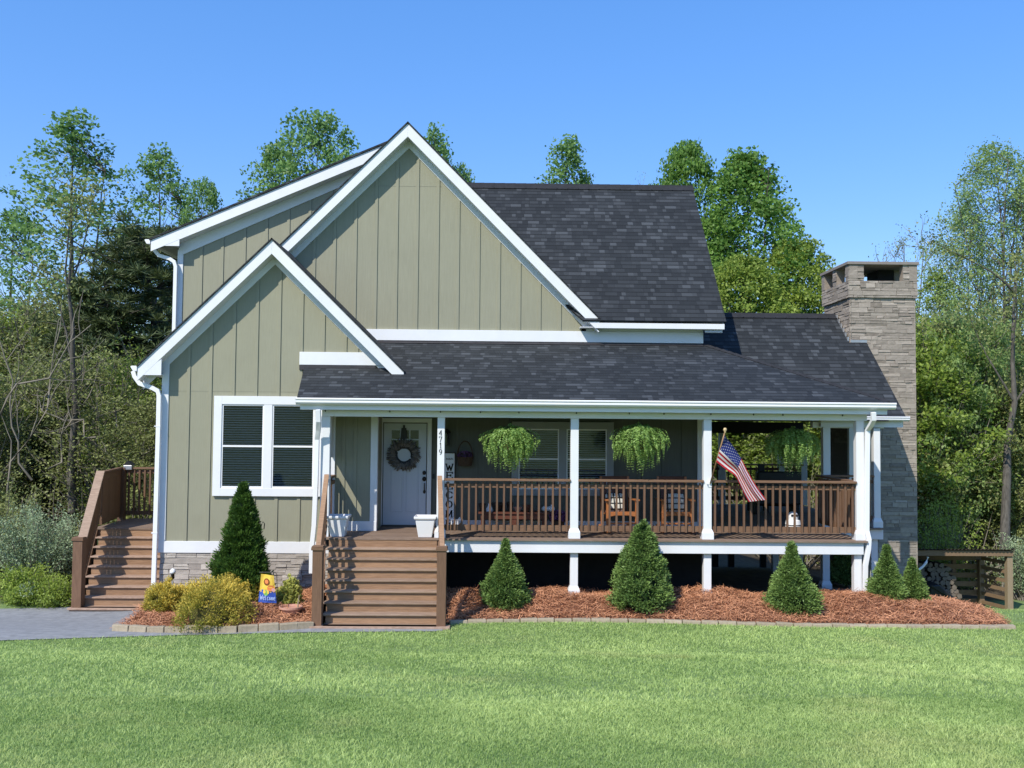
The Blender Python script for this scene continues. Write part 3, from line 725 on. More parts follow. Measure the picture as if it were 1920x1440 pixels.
y = YB+.12
while y < YW+1.2: b.box(4.35, 6.775, y, y+.132, DZ-.03, DZ-.002); y += .137
b.build('side_porch_boards', 'deck', dk)
trim('rim_board', [(6.93, 8.18, YW-.08, YW-.05, 1.035, DZ-.033), (8.15, 8.18, YW-.05, 21.7, 1.035, DZ-.033)], parent=dk)
def porch_post(x, y, z0, z1, w=.15, base=True, name='porch_post', bh=.19):
    b = MB(); b.box(x-w/2, x+w/2, y, y+w, z0, z1)
    o = b.build(name, 'white', house, bevel=.006)
    if base:
        b = MB(); q = w/2+.034
        for (e0, e1, za, zb_) in ((q, q, z0, z0+bh*.62), (q, w/2+.003, z0+bh*.62, z0+bh)):
            v = []
            for e, z in ((e0, za), (e1, zb_)): v += [(x-e, y+w/2-e, z), (x+e, y+w/2-e, z), (x+e, y+w/2+e, z), (x-e, y+w/2+e, z)]
            b.add(v, [(3, 2, 1, 0), (4, 5, 6, 7), (0, 1, 5, 4), (1, 2, 6, 5), (2, 3, 7, 6), (3, 0, 4, 7)])
        b.build('post_base', 'white', o, bevel=.004)
    return o
pxs = [X(826, 900, PY), X(1077.3, 900, PY), X(1327, 900, PY), X(1613.5, 900, PY)]
porch_post(X(609, 900, PY), PY, DZ, bm0, w=.165, base=False)
trim('corner_board', [(X(617, 900, YG), X(628, 900, YG), YG-.045, YG+.002, DZ, 3.8)], mt='white')
trim('skirt_board', [(X(628, 900, YG)+.003, gR+.02, YG-.032, YG+.002, DZ+.003, DZ+.19)])
p826 = porch_post(pxs[0], PY, DZ, bm0, w=.135)
for x in pxs[1:]: porch_post(x, PY, DZ, bm0)
for px, y1 in ((1076.5, 1118), (1326.5, 1127), (1608.5, 1131)):
    x = X(px, 1050, PY); z0 = Z(px, y1, PY); porch_post(x, PY-.01, z0, 1.02, w=.145, name='support_post')
xw = X(1645, 900, YW)
porch_post(xw, YW, DZ, 3.37, w=.14, bh=.2); porch_post(X(1640, 1060, YW), YW, -.2, 1.03, w=.14, base=False, name='support_post')
xq = X(1552, 850, YW+.0); porch_post(xq, YW+.05, DZ, 3.45, w=.155)
porch_post(X(1551, 1060, YW), YW+.05, -.05, 1.03, w=.15, name='support_post')
for px in (1355, 1466, 1508): porch_post(X(px, 860, 25.0), 25.0, DZ, 3.2, w=.16, base=False)
for px, yy in ((1455, 22.5), (1500, 22.5), (1342, 24.9), (1372, 24.9), (1432, 24.9)):
    o = porch_post(X(px, 1060, yy), yy, -1.4, 1.03, w=.15, base=False, name='support_post')
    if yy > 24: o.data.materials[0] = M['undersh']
porch_post(X(1597, 850, 21.5), 21.5, DZ, 3.4, w=.12, base=False)
xs_ = X(614, 900, PY+.4)
trim('porch_shade_board', [(xs_-.02, xs_+.01, PY+.17, YG-.05, 2.72, bm1)], mt='white')  # added board, keeps the sun off the wall left of the door
railing_end = (xs_, PY+.17, YG-.05)
# house number on the post, drawn with strokes
def strokes(b, lines, x, z, w, h, y, th, ser=()):
    for ln in lines:
        pts = [Vector((x+p[0]*w, y, z+p[1]*h)) for p in ln]
        for i in range(len(pts)-1):
            d = (pts[i+1]-pts[i]).normalized(); k = th*(.55+.45*abs(d.z))/2; nx = Vector((-d.z, 0, d.x))*k; ex = d*k*.6
            a, c = pts[i]-ex, pts[i+1]+ex
            q = [a-nx, c-nx, c+nx, a+nx]
            b.add([(p.x, y-.006, p.z) for p in q]+[(p.x, y, p.z) for p in q], [(0, 1, 2, 3), (3, 2, 1, 0), (0, 4, 5, 1), (1, 5, 6, 2), (2, 6, 7, 3), (3, 7, 4, 0)])
DIG = {'4': [[(.75, 0), (.75, 1), (0, .32), (1, .32)]], '7': [[(0, .85), (0, 1), (1, 1), (.35, 0)]], '1': [[(.25, .8), (.55, 1), (.55, 0)], [(.25, 0), (.85, 0)]],
       '9': [[(.95, .62), (.85, .9), (.5, 1), (.15, .88), (.05, .65), (.2, .45), (.55, .4), (.9, .55), (.95, .75)], [(.95, .62), (.85, .3), (.6, .08), (.3, 0)]]}
for i, (c, py) in enumerate(zip('4719', (811.5, 823.5, 835, 847))):
    p = at(826, py, PY); b = MB(); strokes(b, DIG[c], p.x-.024, p.z-.05, .048, .096, PY-.001, .0105); b.build('house_number', 'black', p826)
def railing(x0, x1, y, nb, name='porch_railing', lo=.13, hi=1.10, par_=house, z=DZ):
    r = part(name, par_)
    b = MB(); b.box(x0, x1, y-.05, y+.10, z+hi-.04, z+hi, t=.9); b.build('top_rail', 'wood', r, bevel=.004)
    b = MB(); b.box(x0, x1, y+.035, y+.075, z+hi-.17, z+hi-.10, t=.8); b.build('middle_rail', 'wood', r)
    b = MB(); b.box(x0, x1, y+.035, y+.075, z+lo, z+lo+.105, t=.8); b.build('bottom_rail', 'wood', r)
    for i in range(nb):
        x = x0+(i+.5)*(x1-x0)/nb; b = MB(); b.box(x-.018, x+.018, y, y+.034, z+lo-.01, z+hi-.06, t=random.random()); b.build('baluster', 'woodv', r)
    return r
for i, nb in ((0, 18), (1, 18), (2, 20)): railing(pxs[i]+.075, pxs[i+1]-.075, PY+.02, nb)
def railing_y(x, y0, y1, nb, name='porch_railing', z=DZ, lo=.10, hi=1.10, w=.02, par_=house):
    r = part(name, par_)
    b = MB(); b.box(x-.07, x+.07, y0, y1, z+hi-.04, z+hi, t=.9); b.build('top_rail', 'wood', r)
    b = MB(); b.box(x+.01, x+.05, y0, y1, z+hi-.17, z+hi-.10, t=.8); b.box(x+.01, x+.05, y0, y1, z+lo, z+lo+.1, t=.8); b.build('side_rail', 'wood', r)
    for i in range(nb):
        y = y0+(i+.5)*(y1-y0)/nb; b = MB(); b.box(x-.028, x+.008, y-w, y+w, z+lo-.01, z+hi-.06, t=random.random()); b.build('baluster', 'woodv', r)
railing_y(railing_end[0], railing_end[1], railing_end[2], 6, w=.03)
railing_y(pxs[3]-.02, PY+.16, YW+.03, 14, w=.03)
railing(6.97, xw-.07, YW+.02, 6)
railing(4.4, 8.28, 25.02, 26)
# downspouts of the porch
b = MB(); b.rpath([at(596.5, 768, 17.18), at(597.5, 790, 17.22), at(597, 806, 17.34), at(594.5, 824, 17.44), at(592.5, 900, 17.45), at(589, 985, 17.45), at(584.5, 1030, 17.45), at(584, 1075, 17.45)], .085, .07); b.build('downspout', 'white2', house, bevel=.006)
b = MB(); b.rpath([at(1637.5, 773, 17.16), at(1638, 787, 17.18), at(1633, 797, 17.3), at(1626.5, 807, 17.44), at(1625.5, 900, 17.45), at(1625, 995, 17.45), at(1629, 1012, 17.42), at(1628, 1030, 17.42), at(1622.5, 1060, 17.42), at(1622, 1108, 17.42), at(1630, 1118, 17.36), at(1645, 1124, 17.25), at(1652, 1131, 17.18)], .085, .07); b.build('downspout', 'white2', house, bevel=.006)
# ================================================================== stairs
def stairs(name, nst, bL, bR, tL, tR, zb_, zt_, yb, yt, tm='tread'):
    """nst treads from the bottom (bL..bR at y=yb, z=zb_) to the deck edge (tL..tR at yt, zt_)"""
    st = part(name, house)
    for i in range(nst):
        f = i/nst; f1 = (i+1)/nst
        x0, x1 = bL+(tL-bL)*f, bR+(tR-bR)*f; y0 = yb+(yt-yb)*f; y1 = yb+(yt-yb)*f1; z = zb_+(zt_-zb_)*f; z1 = zb_+(zt_-zb_)*f1
        b = MB(); b.box(x0, x1, y0-.04, y1+.02, z-.030, z, t=random.random()); b.build('tread', tm, st, bevel=.006)
        b = MB(); b.box(x0+.02, x1-.02, y1, y1+.022, z+.001, z1-.035, t=random.random()); b.build('riser', 'riser', st)
    return st
sz0 = Z(720, 1173.5, 15.80); sy0, sy1 = 15.80, 17.36
sbL, sbR = X(604, 1172, sy0)+.0, X(819, 1172, sy0); stL, stR = X(612, 1008, sy1), X(820, 1008, sy1)
ps = stairs('porch_stairs', 8, sbL, sbR, stL, stR, sz0, DZ, sy0, sy1, 'treadb')
b = MB(); b.box(sbL-.22, sbR+.22, sy0-.09, sy0+.10, sz0-.04, sz0, t=.9); b.box(sbL+.1, sbR-.1, sy0-.02, sy0+.1, sz0-.12, sz0-.042, t=0); b.build('base_board', 'tread', ps, bevel=.004)
def newel(x, y, z0, z1, w, parent):
    b = MB(); b.box(x-w/2, x+w/2, y, y+w, z0, z1, t=random.random()); o = b.build('newel_post', 'woodv', parent, bevel=.005)
    b = MB(); b.box(x-w/2-.02, x+w/2+.02, y-.02, y+w+.02, z1-.05, z1, t=.4); b.box(x-w/2-.012, x+w/2+.012, y-.012, y+w+.012, z1+.001, z1+.02, t=.8); b.build('post_cap', 'wood', parent, bevel=.004)
nzt = Z(600, 1026, sy0)
newel(X(594.5, 1100, sy0), sy0-.02, sz0, nzt, .165, ps); newel(X(827.5, 1100, sy0), sy0-.02, sz0, nzt+.0, .155, ps)
def stair_rail(xb, xt, parent, zb0, zt0, yb, yt, n, wb=.14, bal=.04, dirn=1):
    zrise = lambda f: zb0+(zt0-zb0)*f
    b = MB(); b.bar((xb, yb, zb0), (xt, yt, zt0), wb, .045, t=.9); b.build('handrail', 'riser' if parent.name.startswith('porch') else 'treadb', parent, bevel=.004)
    b = MB(); b.bar((xb+.01, yb, zb0-.09), (xt+.01, yt, zt0-.09), .04, .085, t=.4)
    dz = zt0-DZ-.13 if parent.name.startswith('porch') else 0
    b.build('upper_string', 'wood', parent)
    for i in range(n):
        f = (i+.6)/n; x = xb+(xt-xb)*f; y = yb+(yt-yb)*f
        b = MB(); b.box(x-.02, x+.02, y-bal/2, y+bal/2, zrise(f)-.86, zrise(f)-.04, t=random.random()); b.build('baluster', 'woodv', parent)
    b = MB(); b.bar((xb+.012, yb, zb0-.86), (xt+.012, yt, zt0-.86), .04, .09, t=.4); b.build('lower_string', 'wood', parent)
zr1 = Z(611, 891, sy1+.05)
stair_rail(X(594.5, 1024, sy0), X(611, 892, sy1), ps, nzt-.02, zr1, sy0+.1, sy1+.08, 11, wb=.085, bal=.035)
stair_rail(X(828.5, 1024, sy0), X(824, 895, sy1), ps, nzt-.02, zr1-.01, sy0+.1, sy1+.08, 11, wb=.085, bal=.035)
b = MB()
for xb, xt in ((sbL-.03, stL-.03), (sbR+.03, stR+.03)): 
    v = [(xb, sy0+.1, -.05), (xb, sy0+.1, sz0+.05), (xt, sy1, DZ-.05), (xt, sy1, -.05)]
    b.add([(p[0]-.02, p[1], p[2]) for p in v]+[(p[0]+.02, p[1], p[2]) for p in v], [(0, 1, 2, 3), (7, 6, 5, 4), (0, 4, 5, 1), (1, 5, 6, 2), (2, 6, 7, 3), (3, 7, 4, 0)])
b.build('stringer', 'wood', ps)
# side stairs and side deck at the left
ly0, ly1 = 18.85, 20.45
lz0, lz1 = Z(200, 1139, ly0), Z(200, 989.5, ly1)
lbL, lbR, ltL, ltR = X(146, 1139, ly0), gL+.05, X(184, 990, ly1), gL+.05
ls_ = stairs('side_stairs', 8, lbL, lbR, ltL, ltR, lz0, lz1, ly0, ly1)
b = MB(); b.box(X(130, 1143, ly0), gL+.1, ly0-.1, ly0+.08, lz0-.035, lz0, t=.9); b.box(X(130, 1143, ly0)+.02, gL+.1, ly0-.07, ly0+.08, lz0-.11, lz0-.037, t=.2); b.build('base_board', 'tread', ls_, bevel=.004)
nz1 = Z(145, 1009, ly0); newel(X(145, 1080, ly0), ly0-.03, lz0, nz1, .19, ls_)
zlt = Z(186, 884, ly1)
stair_rail(X(152, 1008, ly0), X(188, 884, ly1), ls_, nz1-.0, zlt, ly0+.08, ly1+.02, 18, wb=.17, bal=.05)
b = MB()
v = [(lbL-.03, ly0+.05, -.5), (lbL-.03, ly0+.05, lz0+.05), (ltL-.03, ly1, lz1-.03), (ltL-.03, ly1, -.5)]
b.add([(p[0]-.02, p[1], p[2]) for p in v]+[(p[0]+.02, p[1], p[2]) for p in v], [(0, 1, 2, 3), (7, 6, 5, 4), (0, 4, 5, 1), (1, 5, 6, 2), (2, 6, 7, 3), (3, 7, 4, 0)])
b.build('stringer', 'wood', ls_)
sd = part('side_deck', house); b = MB(); ly2 = 22.4
y = ly1-.02
while y < ly2: b.box(X(188, 985, ly1)-.15, gL+.05, y, y+.13, lz1-.035, lz1-.001); y += .136
b.build('deck_boards', 'deck', sd)
b = MB(); b.box(X(188, 985, ly1)-.13, gL, ly1+.03, ly1+.06, lz1-.2, lz1-.036); b.box(X(188, 985, ly1)-.15, X(188, 985, ly1)-.12, ly1+.06, ly2, lz1-.25, lz1-.036)
for x in (-8.6, -7.2):
    for y in (21, 22.2): b.box(x, x+.14, y, y+.14, -1, lz1-.04)
b.build('deck_frame', 'woodv', sd)
hxL = X(190, 930, ly1); hxR = X(226, 930, ly2)
# left railing of the deck (close-set boards) and back railing
r = part('deck_railing', house); zt2 = zlt
b = MB(); b.bar((hxL, ly1, zt2-.02), (hxR, ly2, zt2-.02), .10, .04, t=.2); b.bar((hxL, ly1, zt2-.11), (hxR, ly2, zt2-.11), .05, .12, t=.1); b.build('top_rail', 'wood', r)
b = MB(); b.bar((hxL, ly1, lz1+.12), (hxR, ly2, lz1+.12), .05, .12, t=.1); b.build('bottom_rail', 'wood', r)
for i in range(16):
    f = (i+.8)/17; x = hxL+(hxR-hxL)*f; y = ly1+(ly2-ly1)*f; b = MB(); b.box(x-.02, x+.02, y-.045, y+.045, lz1+.1, zt2-.09, t=.4+.6*random.random()); b.build('baluster', 'woodv', r)
b = MB(); b.box(hxR-.02, hxR+.13, ly2-.12, ly2+.02, lz1-.1, zt2+.0, t=0); b.build('corner_post', 'woodv', r)
r = part('deck_railing', house); hb = X(292, 900, ly2)
b = MB(); b.box(hxR, hb, ly2-.06, ly2+.08, zt2-.04, zt2, t=.9); b.box(hxR, hb, ly2, ly2+.04, zt2-.14, zt2-.06, t=.7); b.build('top_rail', 'wood', r)
b = MB(); b.box(hxR, hb, ly2, ly2+.04, lz1+.09, lz1+.18, t=.4); b.build('bottom_rail', 'wood', r)
for i in range(6):
    x = hxR+.2+i*.125; b = MB(); b.box(x-.02, x+.02, ly2-.04, ly2-.002, lz1+.08, zt2-.05, t=random.random()); b.build('baluster', 'woodv', r)
# ================================================================== windows and door
def sash_window(x0, x1, z0, z1, Y, n=2, tw=.10, mull=.10, blinds=True, bot=.11, name='window', ct='white'):
    """white cased window of n double-hung units; x0..z1 is the outside of the casing"""
    wdw = part(name, house)
    b = MB(); b.box(x0, x0+tw, Y-.04, Y+.01, z0, z1); b.box(x1-tw, x1, Y-.04, Y+.01, z0, z1); b.box(x0+tw, x1-tw, Y-.04, Y+.01, z1-tw*1.05, z1); b.box(x0+tw, x1-tw, Y-.042, Y+.01, z0, z0+bot)
    uw = (x1-x0-2*tw-(n-1)*mull)/n
    for i in range(1, n): xm = x0+tw+i*uw+(i-1)*mull; b.box(xm, xm+mull, Y-.036, Y+.01, z0+bot, z1-tw*1.05)
    b.build('casing', ct, wdw, bevel=.004)
    for i in range(n):
        a = x0+tw+i*(uw+mull); c = a+uw; za, zb_ = z0+bot, z1-tw*1.05; zm = (za+zb_)/2
        s = .028; b = MB()
        b.box(a, a+s, Y-.02, Y+.01, za, zb_); b.box(c-s, c, Y-.02, Y+.01, za, zb_); b.box(a+s, c-s, Y-.02, Y+.01, zb_-s, zb_); b.box(a+s, c-s, Y-.02, Y+.01, za, za+s*1.3); b.box(a+s, c-s, Y-.022, Y+.008, zm-.018, zm+.018)
        b.build('sash', 'white2', wdw, bevel=.002)
        b = MB(); b.add([(a+s, Y-.006, za+s), (c-s, Y-.006, za+s), (c-s, Y-.006, zb_-s), (a+s, Y-.006, zb_-s)], [(0, 1, 2, 3)]); b.build('pane', 'glass', wdw)
        if blinds:
            b = MB(); z = za+.05
            while z < zb_-.05:
                v = [(a+.012, Y-.004+.0, z), (c-.012, Y-.004, z), (c-.012, Y+.030, z+.018), (a+.012, Y+.030, z+.018)]
                b.add(v+[(p[0], p[1], p[2]+.0035) for p in v], [(3, 2, 1, 0), (4, 5, 6, 7), (0, 1, 5, 4), (2, 3, 7, 6)]); z += .047
            b.build('blind', 'blind', wdw)
    return wdw
sash_window(wx0, wx1, wz0, wz1, YG-.02, mull=.165, tw=.155, bot=.155)
sash_window(vx0, vx1, vz0, vz1, YB-.02, mull=.15, tw=.14, bot=.13, ct='shaded_trim')
# front door
qx0, qx1, qz0, qz1 = X(719, 890, YB), X(799, 890, YB), Z(760, 987, YB)+.02, Z(760, 794, YB)
dr = part('front_door', house)
b = MB()
for q in ((qx0-.11, qx0-.02, DZ, qz1+.02), (qx1+.02, qx1+.11, DZ, qz1+.02), (qx0-.11, qx1+.11, qz1+.021, qz1+.11)): b.box(q[0], q[1], YB-.06, YB+.01, q[2], q[3])
b.build('door_frame', 'white', dr, bevel=.004)
b = MB(); Yd = YB-.03
W = qx1-qx0; H = qz1-qz0
gx = [qx0+W*.17, qx1-W*.17]; gz = [qz0+H*.745, qz0+H*.94]
# slab around the glass
b.box(qx0, gx[0], Yd, Yd+.03, qz0, qz1); b.box(gx[1], qx1, Yd, Yd+.03, qz0, qz1); b.box(gx[0], gx[1], Yd, Yd+.03, qz0, gz[0]); b.box(gx[0], gx[1], Yd, Yd+.03, gz[1], qz1)
b.build('slab', 'door', dr)
b = MB()
for k in (0, 1):
    x0 = qx0+W*(.17+.36*k); x1 = x0+W*.30; z0, z1 = qz0+H*.13, qz0+H*.60
    for a in ((x0, x1, z0, z0+.012), (x0, x1, z1-.012, z1), (x0, x0+.012, z0, z1), (x1-.012, x1, z0, z1)): b.box(a[0], a[1], Yd-.010, Yd, a[2], a[3])
    b.box(x0+.03, x1-.03, Yd-.006, Yd, z0+.03, z1-.03)
b.build('raised_panel', 'door', dr, bevel=.003)
b = MB(); b.add([(gx[0], Yd+.015, gz[0]), (gx[1], Yd+.015, gz[0]), (gx[1], Yd+.015, gz[1]), (gx[0], Yd+.015, gz[1])], [(0, 1, 2, 3)]); b.build('pane', 'glass', dr)
b = MB(); b.box(gx[0], gx[1], Yd+.022, Yd+.029, gz[0], gz[1]); b.build('pane_backing', 'dark', dr)
b = MB(); gw = gx[1]-gx[0]; gh = gz[1]-gz[0]
for k in (0, 1, 2, 3): b.box(gx[0]+gw*k/3-.012, gx[0]+gw*k/3+.012, Yd-.006, Yd+.012, gz[0]-.012, gz[1]+.012)
for k in (0, 1, 2): b.box(gx[0]+.01, gx[1]-.01, Yd-.004, Yd+.012, gz[0]+gh*k/2-.012, gz[0]+gh*k/2+.012)
b.build('muntin', 'door', dr)
hx_ = X(795.5, 900, Yd)
for nm, py, r in (('deadbolt', 886.5, .045), ('door_knob', 898, .05)):
    p = at(795.5, py, Yd); b = MB(); b.lathe([(r, 0), (r*.95, .012), (r*.5, .02), (r*.45, .03), (r*.0+.005, .034)], 14); b.v = [(p.x+q[0]*.85, Yd-.005-q[2], p.z+q[1]) for q in b.v]; b.build(nm, 'bronze', dr, smooth=True)
b = MB(); b.tube([at(795.5, 906, Yd-.02), at(795.5, 908, Yd-.07), at(795.5, 918, Yd-.07), at(795.5, 923, Yd-.02)], .012, 8)
p = at(795.5, 922, Yd); b.lathe([(.04, 0), (.035, .01), (.005, .014)], 12, (0, 0, 0)); b.v[-36:] = [(p.x+q[0]*.7, Yd-.004-q[2], p.z+q[1]) for q in b.v[-36:]]
b.build('door_handle', 'bronze', dr, smooth=True)
b = MB(); b.box(qx0-.02, qx1+.02, YB-.10, YB-.005, DZ+.003, DZ+.03); b.build('threshold', 'bronze', dr)
b = MB(); p = at(813, 893, YB-.02); b.box(p.x-.02, p.x+.02, YB-.03, YB-.002, p.z-.05, p.z+.05); b.build('door_bell', 'black', house)
# wall lantern and hose box
sc = part('wall_lantern', house); p = at(838, 822, YB-.02)
b = MB(); b.box(p.x-.06, p.x+.06, YB-.2, YB-.08, p.z-.12, p.z+.10); b.build('lantern_glass', 'glass', sc)
b = MB()
for sx in (-1, 1):
    for sy_ in (-.2, -.08): b.box(p.x+sx*.06-.007, p.x+sx*.06+.007, YB+sy_-.007, YB+sy_+.007, p.z-.13, p.z+.11)
b.lathe([(.09, .11), (.05, .17), (.01, .2)], 4, (p.x, YB-.14, p.z)); b.box(p.x-.07, p.x+.07, YB-.21, YB-.07, p.z-.14, p.z-.125); b.box(p.x-.02, p.x+.02, YB-.08, YB-.02, p.z+.05, p.z+.08)
b.build('lantern_frame', 'black', sc)
# ================================================================== mulch beds, edging, grass
def poly_in(px, py, poly):
    px = np.asarray(px); py = np.asarray(py); inside = np.zeros(px.shape, bool); n = len(poly)
    for i in range(n):
        x0, y0 = poly[i]; x1, y1 = poly[(i+1) % n]
        if y0 == y1: continue
        c = ((y0 > py) != (y1 > py)) & (px < (x1-x0)*(py-y0)/(y1-y0)+x0); inside ^= c
    return inside
g2 = np.vectorize(ground)
def edge_curve(pts):
    return [atz(px, py, z) for px, py, z in pts]
RE = edge_curve([(842, 1170, -.03), (900, 1167, -.03), (1000, 1166, -.03), (1120, 1166, -.03), (1250, 1168, -.03), (1380, 1172, -.03), (1500, 1177, -.05), (1640, 1182, -.08), (1760, 1186, -.11), (1900, 1190, -.14)])
RB = [(p.x, p.y+.06) for p in RE]+[(9.1, 17.0), (9.3, 18.2), (9.1, 19.3), (8.0, 19.3), (6.7, 18.2), (-1.9, 18.2), (-.95, 17.3), (-.78, 15.9)]
LE = edge_curve([(212, 1181, -.04), (280, 1184, -.03), (360, 1186, -.03), (440, 1186, -.03), (520, 1182, -.03), (583, 1178, -.03)])
LB = [(p.x, p.y+.06) for p in LE]+[(-2.98, 15.9), (-2.98, 17.3), (-2.4, 18.45), (-6.55, 18.45), (-6.35, 17.6), (-6.15, 16.2)]
def rbed(x, y):
    e = np.interp(x, [p.x for p in RE], [p.y for p in RE])
    d = np.clip((y-e)/.85, 0, 1); d = d*d*(3-2*d)
    bk = np.clip((19.-y)/1.3, 0, 1); bk = bk*bk*(3-2*bk); right = np.clip((9.3-x)/1.6, 0, 1); right = right*right*(3-2*right)
    lump = .05*np.sin(x*2.3+y)+.04*np.sin(x*4.1-y*2.7+1)+.035*np.sin(y*4.4+x*1.2)
    return .05+(.20+lump*.8)*(.35+.65*bk)*d*right
def lbed(x, y):
    e = np.interp(x, [p.x for p in LE], [p.y for p in LE])
    d = np.clip((y-e)/.8, 0, 1); d = d*d*(3-2*d)
    return .05+(.15+.04*np.sin(x*3.1+y*1.3)+.03*np.sin(y*5-x*2))*d
def mulch(name, poly, hf, dens, label, seed):
    rng = np.random.default_rng(seed)
    xs = [p[0] for p in poly]; ys = [p[1] for p in poly]; st = .11
    gx_ = np.arange(min(xs)-st, max(xs)+st, st); gy_ = np.arange(min(ys)-st, max(ys)+st, st)
    XX, YY = np.meshgrid(gx_, gy_); ins = poly_in(XX, YY, poly)
    near = ins.copy()
    for a in (0, 1):
        for s_ in (-1, 1): near |= np.roll(ins, s_, a)
    ZZ = np.where(near, g2(XX, YY)+np.where(ins, hf(XX, YY), .0)-.01, 0); ny, nx = XX.shape
    idx = np.arange(nx*ny).reshape(ny, nx)
    q = np.stack([idx[:-1, :-1], idx[:-1, 1:], idx[1:, 1:], idx[1:, :-1]], -1).reshape(-1, 4)
    q = q[near.ravel()[q].all(1)]
    V = np.stack([XX, YY, ZZ], -1).reshape(-1, 3); used, inv = np.unique(q, return_inverse=True); V = V[used]; q = inv.reshape(-1, 4)
    area = ins.sum()*st*st; n = int(area*dens)
    P = np.stack([rng.uniform(min(xs), max(xs), n*3), rng.uniform(min(ys), max(ys), n*3)], 1); P = P[poly_in(P[:, 0], P[:, 1], poly)][:n]; n = len(P)
    z = g2(P[:, 0], P[:, 1])+hf(P[:, 0], P[:, 1])+rng.uniform(-.01, .05, n)
    C = np.column_stack([P, z]); D = np.column_stack([rng.normal(size=(n, 2)), rng.normal(size=n)*.28]); D = unit(D)
    L = rng.uniform(.09, .24, n); W = rng.uniform(.005, .011, n); s_ = unit(np.column_stack([-D[:, 1], D[:, 0], rng.normal(size=n)*.5]))
    bend = np.column_stack([rng.normal(size=(n, 2))*.02, rng.uniform(.0, .035, n)])
    a = C-D*L[:, None]*.5; m_ = C+bend; e = C+D*L[:, None]*.5; w = s_*W[:, None]*.5
    NV = np.stack([a-w, a+w, m_+w, m_-w, e+w*.4, e-w*.4], 1).reshape(-1, 3); o = len(V)+6*np.arange(n)[:, None]
    NF = np.concatenate([o+np.array([[0, 1, 2, 3]]), o+np.array([[3, 2, 4, 5]])]).astype(np.int32)
    tn = rng.beta(1.6, 1.8, n); clump = .5+.5*np.sin(P[:, 0]*3.7+np.sin(P[:, 1]*4.)*1.3)
    tn = np.clip(tn*.8+clump*.18, 0, 1)
    ob = np_mesh(name, np.concatenate([V, NV]), np.concatenate([q, NF]), np.concatenate([np.full(len(q), .3), tn, tn]), ['soil', 'needle'], mi=np.concatenate([np.zeros(len(q)), np.ones(2*n)]))
    tag(ob, label, 'pine straw', kind='stuff')
mulch('pine_straw_bed', RB, rbed, 1500, 'reddish pine straw mulch spread along the front porch', 3)
mulch('pine_straw_bed', LB, lbed, 1800, 'reddish pine straw mulch under the yellow shrubs left of the steps', 4)
# edging blocks laid end to end along the bed edges
def lay_blocks(curve, L, label, group, h=.10, w=.13, gap=.012, seed=5):
    r = random.Random(seed); pts = [Vector((p.x, p.y)) for p in curve]; segs = [(pts[i+1]-pts[i]).length for i in range(len(pts)-1)]; tot = sum(segs)
    def pos(s):
        for i, q in enumerate(segs):
            if s <= q or i == len(segs)-1: return pts[i].lerp(pts[i+1], s/q)
            s -= q
    s = 0
    while s < tot-.1:
        l = L*r.uniform(.92, 1.08); a = pos(s); c = pos(min(s+l, tot)); mid = (a+c)/2; ang = math.atan2(c.y-a.y, c.x-a.x); hh = h*r.uniform(.9, 1.1)
        b = MB(); t = r.random()
        x0, x1 = -l/2+gap/2, l/2-gap/2; j = lambda: r.uniform(-.008, .008)
        v = [(x0+j(), -w/2+j(), -.04), (x1+j(), -w/2+j(), -.04), (x1+j(), w/2, -.04), (x0+j(), w/2, -.04), (x0+j(), -w/2+.012+j(), hh+j()), (x1+j(), -w/2+.012+j(), hh+j()), (x1+j(), w/2-.01, hh+j()), (x0+j(), w/2-.01, hh+j())]
        b.add(v, [(0, 3, 2, 1), (4, 5, 6, 7), (0, 1, 5, 4), (1, 2, 6, 5), (2, 3, 7, 6), (3, 0, 4, 7)], None, t)
        o = b.build('edging_block', 'edging', None, bevel=.012); o.location = (mid.x, mid.y, ground(mid.x, mid.y)); o.rotation_euler = (r.uniform(-.03, .03), r.uniform(-.02, .02), ang+r.uniform(-.02, .02))
        tag(o, label, 'edging block', group); s += l
lay_blocks(RE, .315, 'tan concrete edging block in the row between the lawn and the porch mulch', 'edging blocks along the porch bed', h=.06)
lay_blocks(LE, .31, 'tan concrete edging block at the foot of the yellow shrub bed', 'edging blocks along the yellow shrub bed', h=.11)
